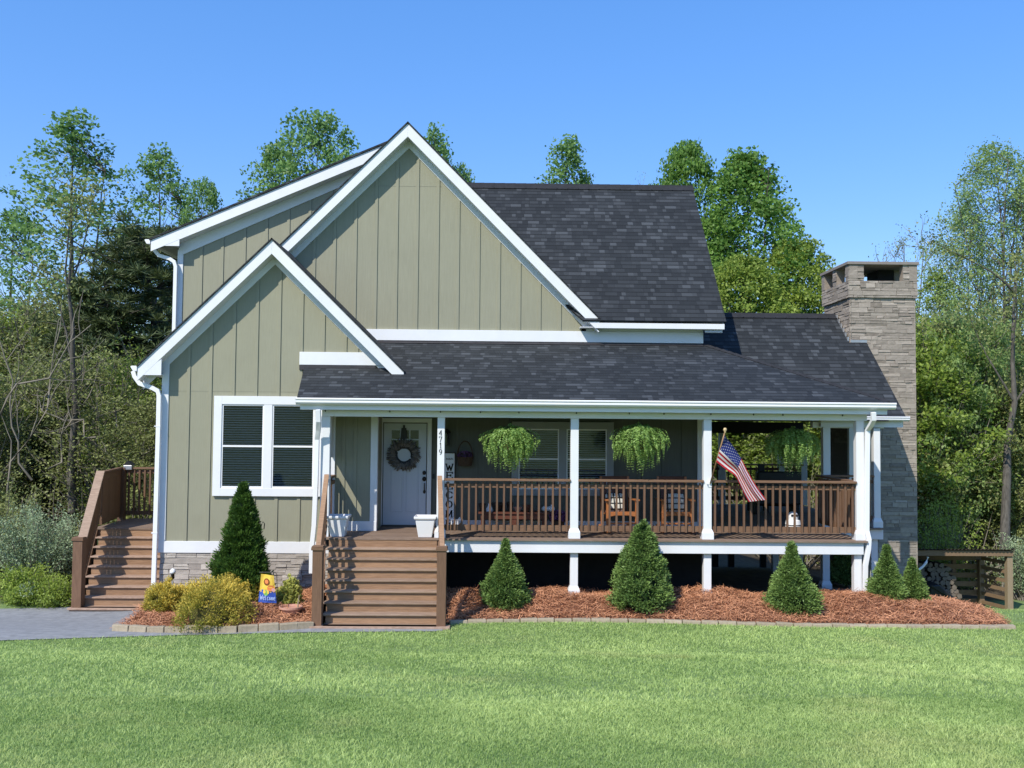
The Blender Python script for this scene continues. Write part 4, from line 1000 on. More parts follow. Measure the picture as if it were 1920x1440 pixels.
# grass blades
def grass():
    rng = np.random.default_rng(8)
    def scatter(n, x0, x1, y0, y1): return np.column_stack([rng.uniform(x0, x1, n), rng.uniform(y0, y1, n)])
    P = np.concatenate([scatter(560000, -11, 11.5, 5.4, 16.4), scatter(330000, -7, 7.5, 5.4, 10), scatter(26000, 8.6, 14, 16.0, 25), scatter(9000, -15, -8.4, 18.6, 23)])
    K = scatter(2600, -9, 9.5, 5.6, 14.5); TU = np.repeat(K, 16, 0)+rng.normal(0, .028, (2600*16, 2)); nbase = len(P); P = np.concatenate([P, TU]); big = np.concatenate([np.ones(nbase), np.repeat(rng.uniform(1.25, 1.9, 2600), 16)])
    keep = (np.abs(P[:, 0]) < P[:, 1]*.60+.8) | (P[:, 1] > 16.4) | ((np.abs(P[:, 0]) < P[:, 1]*.64+4.) & (rng.random(len(P)) < .5))
    P = P[keep]; big = big[keep]
    jx = P[:, 0]+rng.normal(0, .04, len(P)); jy = P[:, 1]+rng.normal(0, .05, len(P))
    bad = poly_in(jx, jy, DRIVE) | poly_in(jx, jy, RB) | poly_in(jx, jy, [(p[0], p[1]) for p in LB]) | ((jx > -3.2) & (jx < -.7) & (jy > 15.62))
    P = P[~bad]; big = big[~bad]; n = len(P)
    x, y = P[:, 0], P[:, 1]; z = g2(x, y)
    blot = .52+.22*np.sin(x*.42+y*.8+1.6*np.sin(y*.55+x*.2+.6))+.17*np.sin(x*.9-y*1.5+2+np.sin(x*.7))+.13*np.sin(y*3.1+np.sin(x*1.3)*1.6)+.12*np.sin(x*2.7+y*4.1+np.sin(y*2.3+x))+.16*np.sin(x*9.1-y*7.3+np.sin(x*5.3+y*3.)*2)*np.sin(y*13.+np.sin(x*7.1)*2)
    blot = np.clip(blot, 0, 1)
    H = rng.uniform(.016, .036, n)*(.7+.6*blot)*np.where(rng.random(n) < .03, 1.5, 1.)*big; W = rng.uniform(.005, .0085, n)*np.clip(y/9., .8, 1.5)
    a = rng.uniform(0, 2*np.pi, n); lean = rng.uniform(.2, 1.5, n)*H
    ori = rng.uniform(0, 2*np.pi, n)+0*x
    sx, sy = np.cos(ori)*W*.5, np.sin(ori)*W*.5
    lx, ly = np.cos(a)*lean, np.sin(a)*lean
    B0 = np.column_stack([x-sx, y-sy, z-.004]); B1 = np.column_stack([x+sx, y+sy, z-.004])
    M0 = np.column_stack([x-sx*.8+lx*.35, y-sy*.8+ly*.35, z+H*.6]); M1 = np.column_stack([x+sx*.8+lx*.35, y+sy*.8+ly*.35, z+H*.6])
    T = np.column_stack([x+lx, y+ly, z+H])
    V = np.stack([B0, B1, M1, M0, T], 1).reshape(-1, 3); o = 5*np.arange(n)[:, None]
    F4 = (o+np.array([[0, 1, 2, 3]])).astype(np.int32)
    T2 = (o+np.array([[3, 2, 4, 4]])).astype(np.int32)
    tint = np.clip(rng.beta(1.5, 1.7, n)*.62+.60*(blot-.30)+(big > 1.)*.18, 0, 1)
    dry = rng.random(n) < .0
    # build quads and tips separately: triangles as tris
    k4, k3 = len(F4), n
    me = bpy.data.meshes.new('grass'); me.vertices.add(len(V)); me.vertices.foreach_set('co', V.astype(np.float32).ravel())
    me.loops.add(k4*4+k3*3); li = np.concatenate([F4.ravel(), T2[:, :3].ravel()]); me.loops.foreach_set('vertex_index', li)
    me.polygons.add(k4+k3)
    me.polygons.foreach_set('loop_start', np.concatenate([np.arange(0, k4*4, 4), k4*4+np.arange(0, k3*3, 3)]).astype(np.int32))
    me.polygons.foreach_set('loop_total', np.concatenate([np.full(k4, 4), np.full(k3, 3)]).astype(np.int32))
    me.materials.append(M['blade']); at_ = me.attributes.new('tint', 'FLOAT', 'FACE'); at_.data.foreach_set('value', np.concatenate([tint*.8, tint]).astype(np.float32))
    me.update(calc_edges=True)
    o = bpy.data.objects.new('grass', me); COL.objects.link(o); tag(o, 'mown green lawn grass in front of the house', 'grass', kind='stuff')
grass()
# ================================================================== conifers and shrubs
def clump_cone(rng, H, R, prof, ncl, per, L, W, csize, up=.25, rnd=.5):
    """foliage of a conical shrub: clumps of short needles on a lumpy profile surface; prof(t)->0..1 radius"""
    t = .05+.95*rng.beta(1.0, 1.35, ncl); ang = rng.uniform(0, 2*np.pi, ncl)
    ph = rng.uniform(0, 6.28, 4); r = R*np.array([prof(q) for q in t])*(1+rng.normal(0, .10, ncl)+.07*np.sin(2*ang+ph[0]+t*5)+.06*np.sin(3*ang+ph[1]-t*9)+.05*np.sin(t*23+ph[2]+ang))
    C = np.column_stack([r*np.cos(ang), r*np.sin(ang), t*H]); out = np.column_stack([np.cos(ang), np.sin(ang), np.full(ncl, up)])
    ct = np.clip(rng.beta(1.3, 1.3, ncl), 0, 1)
    n = ncl*per; Ci = np.repeat(C, per, 0); Oi = np.repeat(out, per, 0)
    off = sph(n, rng)*(rng.random((n, 1))**.5)*csize*np.repeat((.5+.7*(1-t))[:, None], per, 0)
    D = unit(Oi+off/csize*1.2+rng.normal(size=(n, 3))*rnd)
    depth = (off*unit(Oi)).sum(1)/csize
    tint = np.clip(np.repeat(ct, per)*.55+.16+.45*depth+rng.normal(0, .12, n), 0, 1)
    V, Fc = leaf_quads(Ci+off, D, rng.uniform(.7, 1.3, n)*L, rng.uniform(.7, 1.3, n)*W, rng)
    return V, Fc, tint
def core_mesh(name, H, R, prof, parent, mt, k=.86):
    b = MB(); pr_ = [(max(.004, R*prof(i/10)*k), H*i/10*.97) for i in range(11)]; b.lathe(pr_, 14); return b.build(name, mt, parent, smooth=True)
def tab(pts): return lambda t: float(np.interp(t, [p[0] for p in pts], [p[1] for p in pts]))
SPIRE = tab([(0, .80), (.07, .97), (.18, 1.), (.36, .80), (.55, .55), (.70, .34), (.80, .17), (.88, .11), (.96, .09), (1, .02)])
FULL = tab([(0, .86), (.08, .98), (.20, 1.), (.40, .82), (.58, .62), (.76, .40), (.88, .24), (.96, .13), (1, .03)])
def spruce(name, H, R, seed, label, loc, group=None, prof=None):
    prof = prof or SPIRE
    rng = np.random.default_rng(seed); root = proto(name, label, 'spruce shrub', group)
    ncl = int(420*max(.6, H))
    V, Fc, t = clump_cone(rng, H, R, prof, ncl, 50, .058, .017, .10, up=.45, rnd=.55)
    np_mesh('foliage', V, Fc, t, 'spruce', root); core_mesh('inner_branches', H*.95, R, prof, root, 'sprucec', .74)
    b = MB(); b.tube([(0, 0, -.1), (0, 0, H*.6)], .03, 6); b.build('trunk', 'barkd', root)
    root.location = loc; root.rotation_euler = (rng.uniform(-.03, .03), rng.uniform(-.04, .04), seed); return root
def base_of(px, py, Y, hf):
    x = X(px, py, Y); return (x, Y, ground(x, Y)+float(hf(np.array(x), np.array(Y)))-.04)
for px, ptop, pb, hw, Y, lab in ((947, 1012, 1128, 42, 17.0, 'dwarf spruce with a thin leader, first to the right of the front steps'), (1202, 976, 1130, 57, 16.92, 'largest dwarf spruce, full cone in front of the middle porch bay'), (1487, 1017, 1138, 46, 16.75, 'broad dwarf spruce below the flag, left of the corner post'),
                              (1662, 1024, 1128, 29, 17.15, 'dwarf spruce beside the downspout at the porch corner'), (1713, 1047, 1124, 24, 17.3, 'smallest dwarf spruce, at the foot of the stone chimney')):
    bl = base_of(px, pb, Y, rbed); top = Z(px, ptop, Y); spruce('dwarf_spruce', top-bl[2], hw*Y/F*.86, int(px), lab, bl, prof=FULL if px == 1202 else SPIRE)
bl = base_of(1588, 1120, 20.2, rbed); spruce('dwarf_spruce', .95, .36, 77, 'dwarf spruce in deep shade behind the corner post', bl)
def arb_prof(t): return max(.012, (1-t)**.75*(.80+.20*math.sin(min(1., t*2.2)*math.pi/1.1)))
def arborvitae():
    px, Y = 452, 17.15; bl = base_of(px, 1108, Y, lbed); H = Z(455, 905, Y)-bl[2]; R = 55*Y/F; rng = np.random.default_rng(91)
    root = proto('arborvitae', 'tall dark green arborvitae cone in front of the window wall', 'arborvitae')
    V, Fc, t = clump_cone(rng, H, R, arb_prof, 950, 50, .075, .022, .10, up=1.3, rnd=.45); np_mesh('foliage', V, Fc, t, 'arbor', root)
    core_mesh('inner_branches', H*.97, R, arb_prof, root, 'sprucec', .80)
    b = MB(); b.tube([(0, 0, -.1), (0, 0, H*.5)], .04, 6); b.build('trunk', 'barkd', root); root.location = bl
arborvitae()
def mound(name, label, px, pb, Y, hw, ht, mt, seed, group=None, hf=lbed, cat='shrub', squash=1.):
    """low rounded thread-leaf shrub made of several overlapping mounds of drooping sprays"""
    rng = np.random.default_rng(seed); bl = base_of(px, pb, Y, hf); R = hw*Y/F; H = ht*Y/F; root = proto(name, label, cat, group)
    nc = 300; Vs = []; Fs = []; Ts = []; o = 0
    th = rng.uniform(0, 2*np.pi, nc); el = np.arcsin(rng.uniform(-.1, 1, nc)); rr = rng.uniform(.72, 1.02, nc)*(1+.13*np.sin(th*3+seed)*np.cos(el*2))
    C = np.column_stack([np.cos(th)*np.cos(el)*R*rr, np.sin(th)*np.cos(el)*R*squash*rr, np.clip(np.sin(el), 0, 1)*H*rr*.92+.03])
    per = 42; n = nc*per; Ci = np.repeat(C, per, 0); off = sph(n, rng)*(rng.random((n, 1))**.6)*R*.17
    outd = unit(Ci*np.array([1, 1, .8])); D = unit(outd*1.0+rng.normal(size=(n, 3))*.65+np.array([0, 0, .25]))
    t = np.clip(.22+.45*(off*outd).sum(1)/(R*.17)+.78*(Ci[:, 2]+off[:, 2])/H-.22+rng.normal(0, .15, n)+np.repeat(rng.normal(0, .12, nc), per), 0, 1)
    V, Fc = leaf_quads(Ci+off, D, rng.uniform(.028, .06, n), rng.uniform(.012, .02, n), rng); np_mesh('foliage', V, Fc, t, mt, root)
    b = MB(); pr_ = [(R*.62*math.cos(a), H*.66*math.sin(a)) for a in [i*math.pi/2/8 for i in range(9)]]; pr_[-1] = (.01, H*.66); b.lathe(pr_, 16, sq=squash); b.build('inner_branches', mat('gold_inner', (.06, .052, .012), (.10, .09, .02), .9, 20), root, smooth=True)
    root.location = bl; return root
mound('gold_thread_cypress', 'golden thread-leaf cypress at the left end of the bed by the corner', 310, 1138, 16.75, 42, 56, 'gold', 1)
mound('gold_thread_cypress', 'largest golden thread-leaf cypress, front and centre of the shrub bed', 398, 1187, 15.85, 68, 84, 'gold', 2)
mound('gold_thread_cypress', 'golden thread-leaf cypress right behind the largest one, under the arborvitae', 440, 1128, 16.65, 42, 62, 'gold', 3)
mound('gold_thread_cypress', 'golden thread-leaf cypress between the arborvitae and the sunflower flag', 480, 1125, 16.9, 30, 55, 'gold', 4)
mound('gold_thread_cypress', 'small golden cypress tuft tucked at the back left by the corner board', 356, 1122, 17.3, 36, 44, 'gold', 6)
mound('yellow_green_shrub', 'pointed yellow green shrub right of the sunflower flag by the stone base', 541, 1138, 16.75, 26, 58, 'greenb', 5)
# ================================================================== garden things in the left bed
def garden_flag():
    Y = 16.35; root = thing('garden_flag', 'small sunflower garden flag on a stake, yellow above and blue below', 'garden flag', tuple(at(502, 1150, Y)))
    A, B_, C_, D_ = at(489.5, 1076, Y), at(513.5, 1079, Y+.02), at(518, 1131, Y+.02), at(484, 1129, Y-.02)
    def P(u, v, d=0):
        p = A.lerp(B_, u).lerp(D_.lerp(C_, u), v); return Vector((p.x, p.y-d+.012*math.sin(u*6+v*2), p.z))
    b = MB(); n, m_ = 16, 22; V = [P(i/n, j/m_) for j in range(m_+1) for i in range(n+1)]
    for j in range(m_):
        for i in range(n):
            b.f.append((j*(n+1)+i, (j+1)*(n+1)+i, (j+1)*(n+1)+i+1, j*(n+1)+i+1)); b.mi.append(1 if j < m_*.56+1.2*math.sin(i*1.9) else 0); b.t.append(.5)
    b.v = [tuple(p) for p in V]
    # printed flower: petals, disc, leaf, small orange bloom
    def blob(cx, cy, rx, ry, mi, d, k=14, ph=0, wob=0):
        pts = [P(cx+rx*math.cos(2*math.pi*i/k)*(1+wob*math.cos(6*2*math.pi*i/k)), cy+ry*math.sin(2*math.pi*i/k)*(1+wob*math.cos(6*2*math.pi*i/k)), d) for i in range(k)][::-1]
        b.add(pts, [tuple(range(k))], mi, .5)
    blob(.50, .28, .44, .27, 1, .004, 36, wob=.08); blob(.46, .26, .22, .13, 3, .007, 18); blob(.45, .25, .13, .075, 2, .009)
    blob(.74, .47, .24, .11, 2, .008, 18, wob=.1); blob(.90, .53, .12, .07, 6, .010); blob(.42, .66, .15, .10, 5, .006)
    blob(.32, .62, .09, .06, 1, .008); blob(.56, .62, .07, .06, 1, .008)
    o = b.build('cloth', ['gfblue', 'gfyellow', 'gforange', 'gfbrown', 'gflight', 'gfgreen', 'pinkish'], root)
    LT = {'W': [[(0, 1), (.25, 0), (.5, .7), (.75, 0), (1, 1)]], 'e': [[(.1, .35), (.9, .4), (.75, .65), (.35, .65), (.1, .3), (.35, 0), (.9, .1)]], 'l': [[(.5, 1), (.3, .1), (.6, 0)]],
          'c': [[(.85, .6), (.4, .65), (.1, .3), (.4, 0), (.9, .1)]], 'o': [[(.5, .65), (.1, .35), (.4, 0), (.85, .3), (.5, .65)]], 'm': [[(.05, 0), (.1, .6), (.4, .6), (.45, 0)], [(.45, .5), (.8, .6), (.9, 0)]]}
    c = MB(); u = .08
    for ch_ in 'Welcome':
        wd = .18 if ch_ == 'W' else .115
        for ln in LT[ch_]:
            pts = [P(u+p[0]*wd*.9, .90-p[1]*.17, .010) for p in ln]
            for i in range(len(pts)-1): c.bar(pts[i], pts[i+1], .011, .004, up=(0, 1, 0))
        u += wd+.004
    c.build('lettering', 'gflight', o)
    b = MB(); s0 = at(486, 1073, Y+.03); b.tube([at(521, 1160, Y+.03), at(519, 1077, Y+.03), at(516, 1073, Y+.03), at(486, 1073, Y+.03)], .006, 6); b.build('stake', 'black', root)
garden_flag()
def bowl():
    bl = base_of(545, 1152, 16.25, lbed); root = thing('planter_bowl', 'wide pale terracotta bowl planter in the pine straw by the steps', 'planter', bl)
    r = 21*16.25/F; b = MB(); b.lathe([(r*.55, -.02), (r*.72, .04), (r*.88, .10), (r*.9, .115), (r*1.02, .118), (r*1.02, .15), (r*.93, .15), (r*.88, .12), (.01, .11)], 26, bl); b.build('bowl', 'terra', root, smooth=False)
    b = MB(); b.tube([(bl[0]+r*.6, bl[1], bl[2]+.1), (bl[0]+r*.63, bl[1], bl[2]+.2), (bl[0]+r*.72, bl[1]+.01, bl[2]+.34)], [.014, .011, .006], 6); b.build('plant_marker', 'edging', root)
bowl()
def solar(px, pt, pb, Y, lab, tilt):
    p0, p1 = at(px, pb, Y), at(px+tilt, pt, Y); root = thing('garden_light', lab, 'garden light', tuple(p0)); b = MB(); b.tube([p0-Vector((0, 0, .2)), p1-Vector((0, 0, .08))], .008, 6); b.build('stake', 'steel' if tilt == 0 else 'black', root)
    if tilt == 0:
        b = MB(); b.lathe([(.012, -.11), (.035, -.09), (.03, -.02), (.05, 0)], 12, p1); b.build('lamp_body', 'black', root, smooth=True)
        b = MB(); b.lathe([(.05, 0), (.055, .03), (.045, .065), (.02, .085), (.004, .09)], 12, p1); b.build('globe', 'white2', root, smooth=True)
    else:
        b = MB(); b.tube([p1-Vector((0, 0, .08)), p1, p1+Vector((.07, 0, -.07)), p1+Vector((.11, 0, -.16))], [.012, .02, .022, .03], 8); b.build('lamp_head', 'black', root, smooth=True)
solar(324, 1075, 1112, 17.5, 'small globe garden light on a stake in front of the stone base', 0)
solar(381, 1083, 1112, 17.5, 'black bent spotlight stake beside the arborvitae', 2)
hk = thing('plant_hook', 'black shepherd hook curling out behind the arborvitae', 'hook', tuple(at(490, 1110, 17.5)))
b = MB(); b.tube([at(490, 1130, 17.5), at(489, 1000, 17.5), at(490, 984, 17.5), at(493, 978, 17.5), at(496, 982, 17.5), at(495, 992, 17.5)], .009, 6); b.build('hook_rod', 'black', hk)
# ================================================================== porch things
def planter(px, Y, lab):
    x = X(px, 1000, Y); root = thing('white_planter', lab, 'planter', (x, Y, DZ)); b = MB()
    def ring(w, d, z): return [(x-w, Y-d, DZ+z), (x+w, Y-d, DZ+z), (x+w, Y+d, DZ+z), (x-w, Y+d, DZ+z)]
    R_ = [ring(.125, .125, .002), ring(.175, .175, .30), ring(.178, .178, .34), ring(.205, .205, .345), ring(.21, .21, .395), ring(.185, .185, .395), ring(.17, .17, .30)]
    v = sum(R_, []); f = [(3, 2, 1, 0)]
    for i in range(len(R_)-1): f += [(i*4+k, i*4+(k+1) % 4, i*4+4+(k+1) % 4, i*4+4+k) for k in range(4)]
    f.append(tuple((len(R_)-1)*4+k for k in range(4))); b.add(v, f); b.build('pot', 'white2', root, bevel=.012)
    b = MB(); q = .16; b.box(x-q, x+q, Y-q, Y+q, DZ+.25, DZ+.355); b.build('soil', 'soil', root)
planter(634.5, 17.62, 'empty white square planter at the left of the front door steps'); planter(798, 17.60, 'empty white square planter at the right of the front door steps')
def wreath():
    c = at(757.5, 853, YB-.07); R_ = 33*YB/F; root = thing('wreath', 'round grey driftwood wreath hanging on the white front door', 'wreath', tuple(c)); rng = random.Random(4); b = MB()
    for k in range(130):
        a = 2*math.pi*k/130*1+rng.uniform(-.05, .05); r0 = rng.uniform(.44, .58)*R_; r1 = rng.uniform(.78, 1.02)*R_; sw = rng.uniform(.25, .5)
        p0 = Vector((c.x+r0*math.cos(a), c.y+rng.uniform(-.03, .01), c.z+r0*math.sin(a))); p1 = Vector((c.x+r1*math.cos(a-sw*.6), c.y+rng.uniform(-.05, .02), c.z+r1*math.sin(a-sw*.6)))
        m_ = (p0+p1)/2+Vector((0, -.02, 0)); b.tube([p0, m_, p1], [.008, rng.uniform(.016, .026), .005], 5)
    b.build('leaves', 'wreath', root)
    b = MB(); pts = [(c.x+R_*.6*math.cos(a), c.y+.02, c.z+R_*.6*math.sin(a)) for a in [i*math.pi/10 for i in range(21)]]; b.tube(pts, .085, 8); b.v = [(q[0], c.y+.03+(q[1]-c.y-.02)*.25, q[2]) for q in b.v]; b.build('ring', 'black', root)
    b = MB(); p = at(757.5, 797, YB-.05); b.box(p.x-.02, p.x+.02, YB-.052, YB-.04, c.z+R_*.7, p.z); b.slab([(p.x-.07, YB-.06, c.z+R_*.9), (p.x+.07, YB-.06, c.z+R_*.9), (p.x+.05, YB-.06, p.z-.06), (p.x-.05, YB-.06, p.z-.06)], .01); b.build('ribbon', 'black', root)
wreath()
def welcome_sign():
    Y = YB-.09; p0, p1 = at(841.5, 988, Y), at(841.5, 850, Y); w = .105
    root = thing('welcome_sign', 'tall white porch board reading WELCOME downwards in black letters', 'sign', (p0.x, Y, DZ))
    b = MB(); b.box(p0.x-w, p0.x+w, Y, Y+.022, DZ+.01, p1.z, t=.5); b.build('board', 'white', root, bevel=.004)
    b = MB()
    for a in ((-w-.012, -w-.001, DZ+.005, p1.z+.01), (w+.001, w+.012, DZ+.005, p1.z+.01), (-w-.012, w+.012, p1.z+.002, p1.z+.013)): b.box(p0.x+a[0], p0.x+a[1], Y-.01, Y+.024, a[2], a[3])
    b.build('frame', 'basketw', root)
    LT = {'W': [[(0, 1), (.28, 0)], [(.28, 0), (.5, .75)], [(.5, .75), (.72, 0)], [(.72, 0), (1, 1)], [(-.08, 1), (.14, 1)], [(.86, 1), (1.08, 1)]],
          'E': [[(.15, 0), (.15, 1)], [(.0, 1), (.95, 1), (.95, .82)], [(.15, .5), (.7, .5)], [(.7, .4), (.7, .6)], [(0, 0), (.95, 0), (.95, .2)]],
          'L': [[(.2, 0), (.2, 1)], [(0, 1), (.42, 1)], [(0, 0), (.95, 0), (.95, .22)]],
          'C': [[(.95, .78), (.8, .95), (.5, 1), (.2, .88), (.05, .5), (.2, .12), (.5, 0), (.8, .05), (.95, .22)]],
          'O': [[(.5, 1), (.18, .88), (.04, .5), (.18, .12), (.5, 0), (.82, .12), (.96, .5), (.82, .88), (.5, 1)]],
          'M': [[(.08, 0), (.12, 1)], [(.12, 1), (.5, .15), (.88, 1)], [(.88, 1), (.92, 0)], [(-.05, 0), (.22, 0)], [(.78, 0), (1.05, 0)], [(0, 1), (.14, 1)], [(.86, 1), (1, 1)]]}
    b = MB()
    for ch_, py in zip('WELCOME', (876, 891.5, 911, 928, 945.5, 963.5, 981)):
        z = Z(841, py, Y); strokes(b, LT[ch_], p0.x-.068, z-.065, .136, .13, Y-.001, .026)
    for k in range(3): strokes(b, [[(0, .2), (.3, .9), (.5, .2), (.8, .7), (1, .3)]], p0.x-.07+k*.05, Z(841, 861, Y)-.02, .045, .05, Y-.001, .006)
    b.build('lettering', 'black', root)
welcome_sign()
def door_basket():
    c = at(872, 858, YB-.12); root = thing('wall_basket', 'dark wicker basket hanging on the porch wall right of the door', 'basket', tuple(c)); b = MB(); b.lathe([(.13, -.17), (.15, -.10), (.17, 0), (.18, .015), (.16, .0), (.02, -.02)], 18, c, sq=.6); b.build('basket', 'basketw', root)
    b = MB(); pts = [(c.x+.16*math.cos(a), c.y, c.z+.34*math.sin(a)) for a in [i*math.pi/12 for i in range(13)]]; b.tube(pts, .014, 6); b.build('handle', 'basketw', root)
    rng = np.random.default_rng(3); n = 260; C = sph(n, rng)*np.array([.15, .08, .09])+np.array(c)+np.array([0, 0, .04]); V, Fc = leaf_quads(C, sph(n, rng), .05, .02, rng); np_mesh('dried_flowers', V, Fc, rng.random(n), 'purple', root)
door_basket()
def lantern(px, lab):
    p = at(px, 985, YB-.35); root = thing('candle_lantern', lab, 'lantern', (p.x, p.y, DZ)); b = MB()
    for sx in (-1, 1):
        for sy_ in (-1, 1): b.box(p.x+sx*.045-.008, p.x+sx*.045+.008, p.y+sy_*.045-.008, p.y+sy_*.045+.008, DZ+.02, DZ+.17)
    b.box(p.x-.06, p.x+.06, p.y-.06, p.y+.06, DZ, DZ+.02); b.box(p.x-.06, p.x+.06, p.y-.06, p.y+.06, DZ+.17, DZ+.185); b.lathe([(.05, .185), (.02, .22), (.005, .23)], 4, (p.x, p.y, DZ)); b.build('frame', 'white2', root)
    b = MB(); b.lathe([(.02, .02), (.02, .10), (.004, .105)], 10, (p.x, p.y, DZ)); b.build('candle', 'basketw', root)
lantern(850.5, 'small white candle lantern standing next to the WELCOME board'); lantern(862.5, 'small white candle lantern, the one farther from the WELCOME board')
# ---- ferns
def fern_proto():
    rng = np.random.default_rng(17); root = proto('hanging_fern', 'x', 'fern'); Vs = []; Fs = []; Ts = []; o = 0
    for k in range(210):
        az = rng.uniform(0, 2*np.pi); reach = .50*rng.random()**.55; L = rng.uniform(.30, .66)*(1.15-.5*(reach/.5)**2); upw = rng.uniform(.02, .20)*(1.3-reach)
        if k % 9 == 0: reach *= 1.15; L *= .35
        m_ = 24; s = np.linspace(0, 1, m_)[:, None]; hz = reach*np.sin(np.minimum(1, s*1.45)*np.pi/2); zz = .06+upw*np.sin(np.minimum(1, s*1.5)*np.pi)-L*np.clip(s-.18, 0, 1)**1.35*1.25
        wob = .018*np.sin(s*7+k); P = np.concatenate([np.cos(az)*hz+wob, np.sin(az)*hz+wob*.6, zz], 1)
        T = unit(np.gradient(P, axis=0)); side = unit(np.cross(T, np.array([0, 0, 1.])+rng.normal(size=3)*.2)); nr = np.cross(side, T)
        w = .036*np.sin(np.pi*np.clip(s*.93+.07, 0, 1))**.6+.004
        ft = rng.uniform(.0, 1.)
        for sg in (-1, 1):
            C = P+side*sg*w*.55; D = unit(side*sg+T*.35-np.array([0, 0, .3])); V, Fc = leaf_quads(C, D, (w*1.3)[:, 0], .024, rng)
            Vs.append(V); Fs.append(Fc+o); o += len(V); Ts.append(np.clip(ft*.6+.2+.25*s[:, 0]+rng.normal(0, .08, m_), 0, 1))
    np_mesh('fronds', np.concatenate(Vs), np.concatenate(Fs), np.concatenate(Ts), 'fern', root)
    b = MB(); b.lathe([(.09, -.20), (.14, -.03), (.15, -.01), (.14, -.02), (.01, -.03)], 16); b.build('pot', 'basketw', root)
    b = MB()
    for k in range(3): a = k*2.1; b.tube([(.14*math.cos(a), .14*math.sin(a), -.02), (0, 0, .36)], .003, 4)
    b.tube([(0, 0, .35), (0, 0, .42), (.02, 0, .44)], .005, 4); b.build('hanger', 'black', root); return root
fp = fern_proto()
fern_at = ((955, 838, 17.62, .4, 1., 'hanging fern in the left porch bay, with one long trailing frond', 0), (1200, 836, 17.62, 2.1, 1.03, 'hanging fern in the middle porch bay above the rocking chairs', 0), (1487, 842, 18.15, 4.0, 1.0, 'paler hanging fern in the right porch bay beside the flag', 0))
for i, (px, py, Y, rz, s, lab, _) in enumerate(fern_at):
    o = fp if i == 0 else copy_tree(fp); o.location = at(px, py-14, Y); o.rotation_euler.z = rz; o.scale = (s*1.04, s*1.04, s*1.05); o['label'] = lab
    if i == 0:
        rng = np.random.default_rng(5); m_ = 40; s_ = np.linspace(0, 1, m_); P = np.column_stack([.10+.04*np.sin(s_*3), -.02+0*s_, -.15-.40*s_]); V1, F1 = leaf_quads(np.repeat(P, 2, 0), np.tile(np.array([[1, .2, -.3], [-1, .2, -.3]]), (m_, 1)), .035, .014, rng)
        tr = np_mesh('trailing_frond', V1, F1, rng.random(len(F1))*.5, 'fern', o)
# ---- flag
def flag():
    b0 = at(1331, 906, PY-.01); tip = at(1359.5, 809, 17.02); root = thing('flag', 'American flag drooping from an angled wooden pole on the porch post', 'flag', tuple(b0))
    b = MB(); b.tube([b0+Vector((0, -.03, 0)), tip], .0125, 8); b.build('pole', 'polewood', root, smooth=True)
    b = MB(); b.lathe([(.006, -.03), (.02, -.02), (.014, -.005), (.03, .015), (.034, .035), (.025, .06), (.006, .068)], 14, tip); b.build('finial', 'gold2', root, smooth=True)
    b = MB(); b.box(b0.x-.035, b0.x+.035, PY-.012, PY-.002, b0.z-.07, b0.z+.07); b.tube([b0+Vector((0, -.01, -.01)), b0.lerp(tip, .12)], .02, 8); b.tube([b0+Vector((-.05, -.01, .0)), b0+Vector((-.06, -.04, -.01))], .012, 6); b.build('bracket', 'white2', root)
    # cloth: interpolated from measured top (T) and bottom (B) edges
    def curve(pts, u):
        n = len(pts)-1; i = min(int(u*n), n-1); f = u*n-i
        p0, p1, p2, p3 = pts[max(i-1, 0)], pts[i], pts[i+1], pts[min(i+2, n)]
        return tuple(.5*(2*p1[k]+(-p0[k]+p2[k])*f+(2*p0[k]-5*p1[k]+4*p2[k]-p3[k])*f*f+(-p0[k]+3*p1[k]-3*p2[k]+p3[k])*f**3) for k in range(2))
    T = [(1358, 816), (1375, 837), (1390, 860), (1402, 884), (1420, 914), (1437, 937)]
    Bt = [(1343, 866), (1361, 880), (1378, 892), (1386, 906), (1395, 925), (1404, 941)]
    def S(u, v, d=0.):
        t_ = curve(T, u); q = curve(Bt, u); px = t_[0]+(q[0]-t_[0])*v; py = t_[1]+(q[1]-t_[1])*v
        Y = 17.10+.10*v*(1-u)+.10*u+.055*math.sin(v*9+u*2.2)*min(1, u*2.5+.12)+.02*math.sin(v*17+u*7)*u
        p = at(px, py, Y); return Vector((p.x, p.y-d, p.z))
    b = MB(); nu, nv = 60, 52
    b.v = [tuple(S(i/nu, j/nv)) for j in range(nv+1) for i in range(nu+1)]
    for j in range(nv):
        for i in range(nu):
            stripe = int((j+.5)/nv*13); mi = 1 if stripe % 2 else 0
            if (i+.5)/nu < .40 and stripe < 7: mi = 2
            b.f.append((j*(nu+1)+i, (j+1)*(nu+1)+i, (j+1)*(nu+1)+i+1, j*(nu+1)+i+1)); b.mi.append(mi); b.t.append(.5)
    for r in range(9):
        for c in range(6 if r % 2 == 0 else 5):
            u = .40*((c*2+1 if r % 2 == 0 else c*2+2)/12); v = 7/13*(r+1)/10; pts = []
            for k in range(10):
                a = math.pi/2+k*math.pi/5; rr = .0155 if k % 2 == 0 else .0068; pts.append(S(u+rr*math.cos(a)*.72, v-rr*math.sin(a)*1.25, .004))
            pts2 = [p+Vector((0, .008, 0)) for p in pts]; b.add(pts[::-1], [tuple(range(10))], 1, .5); b.add(pts2, [tuple(range(10))], 1, .5)
    b.build('cloth', ['flagred', 'flagwhite', 'flagblue'], root, smooth=True)
flag()
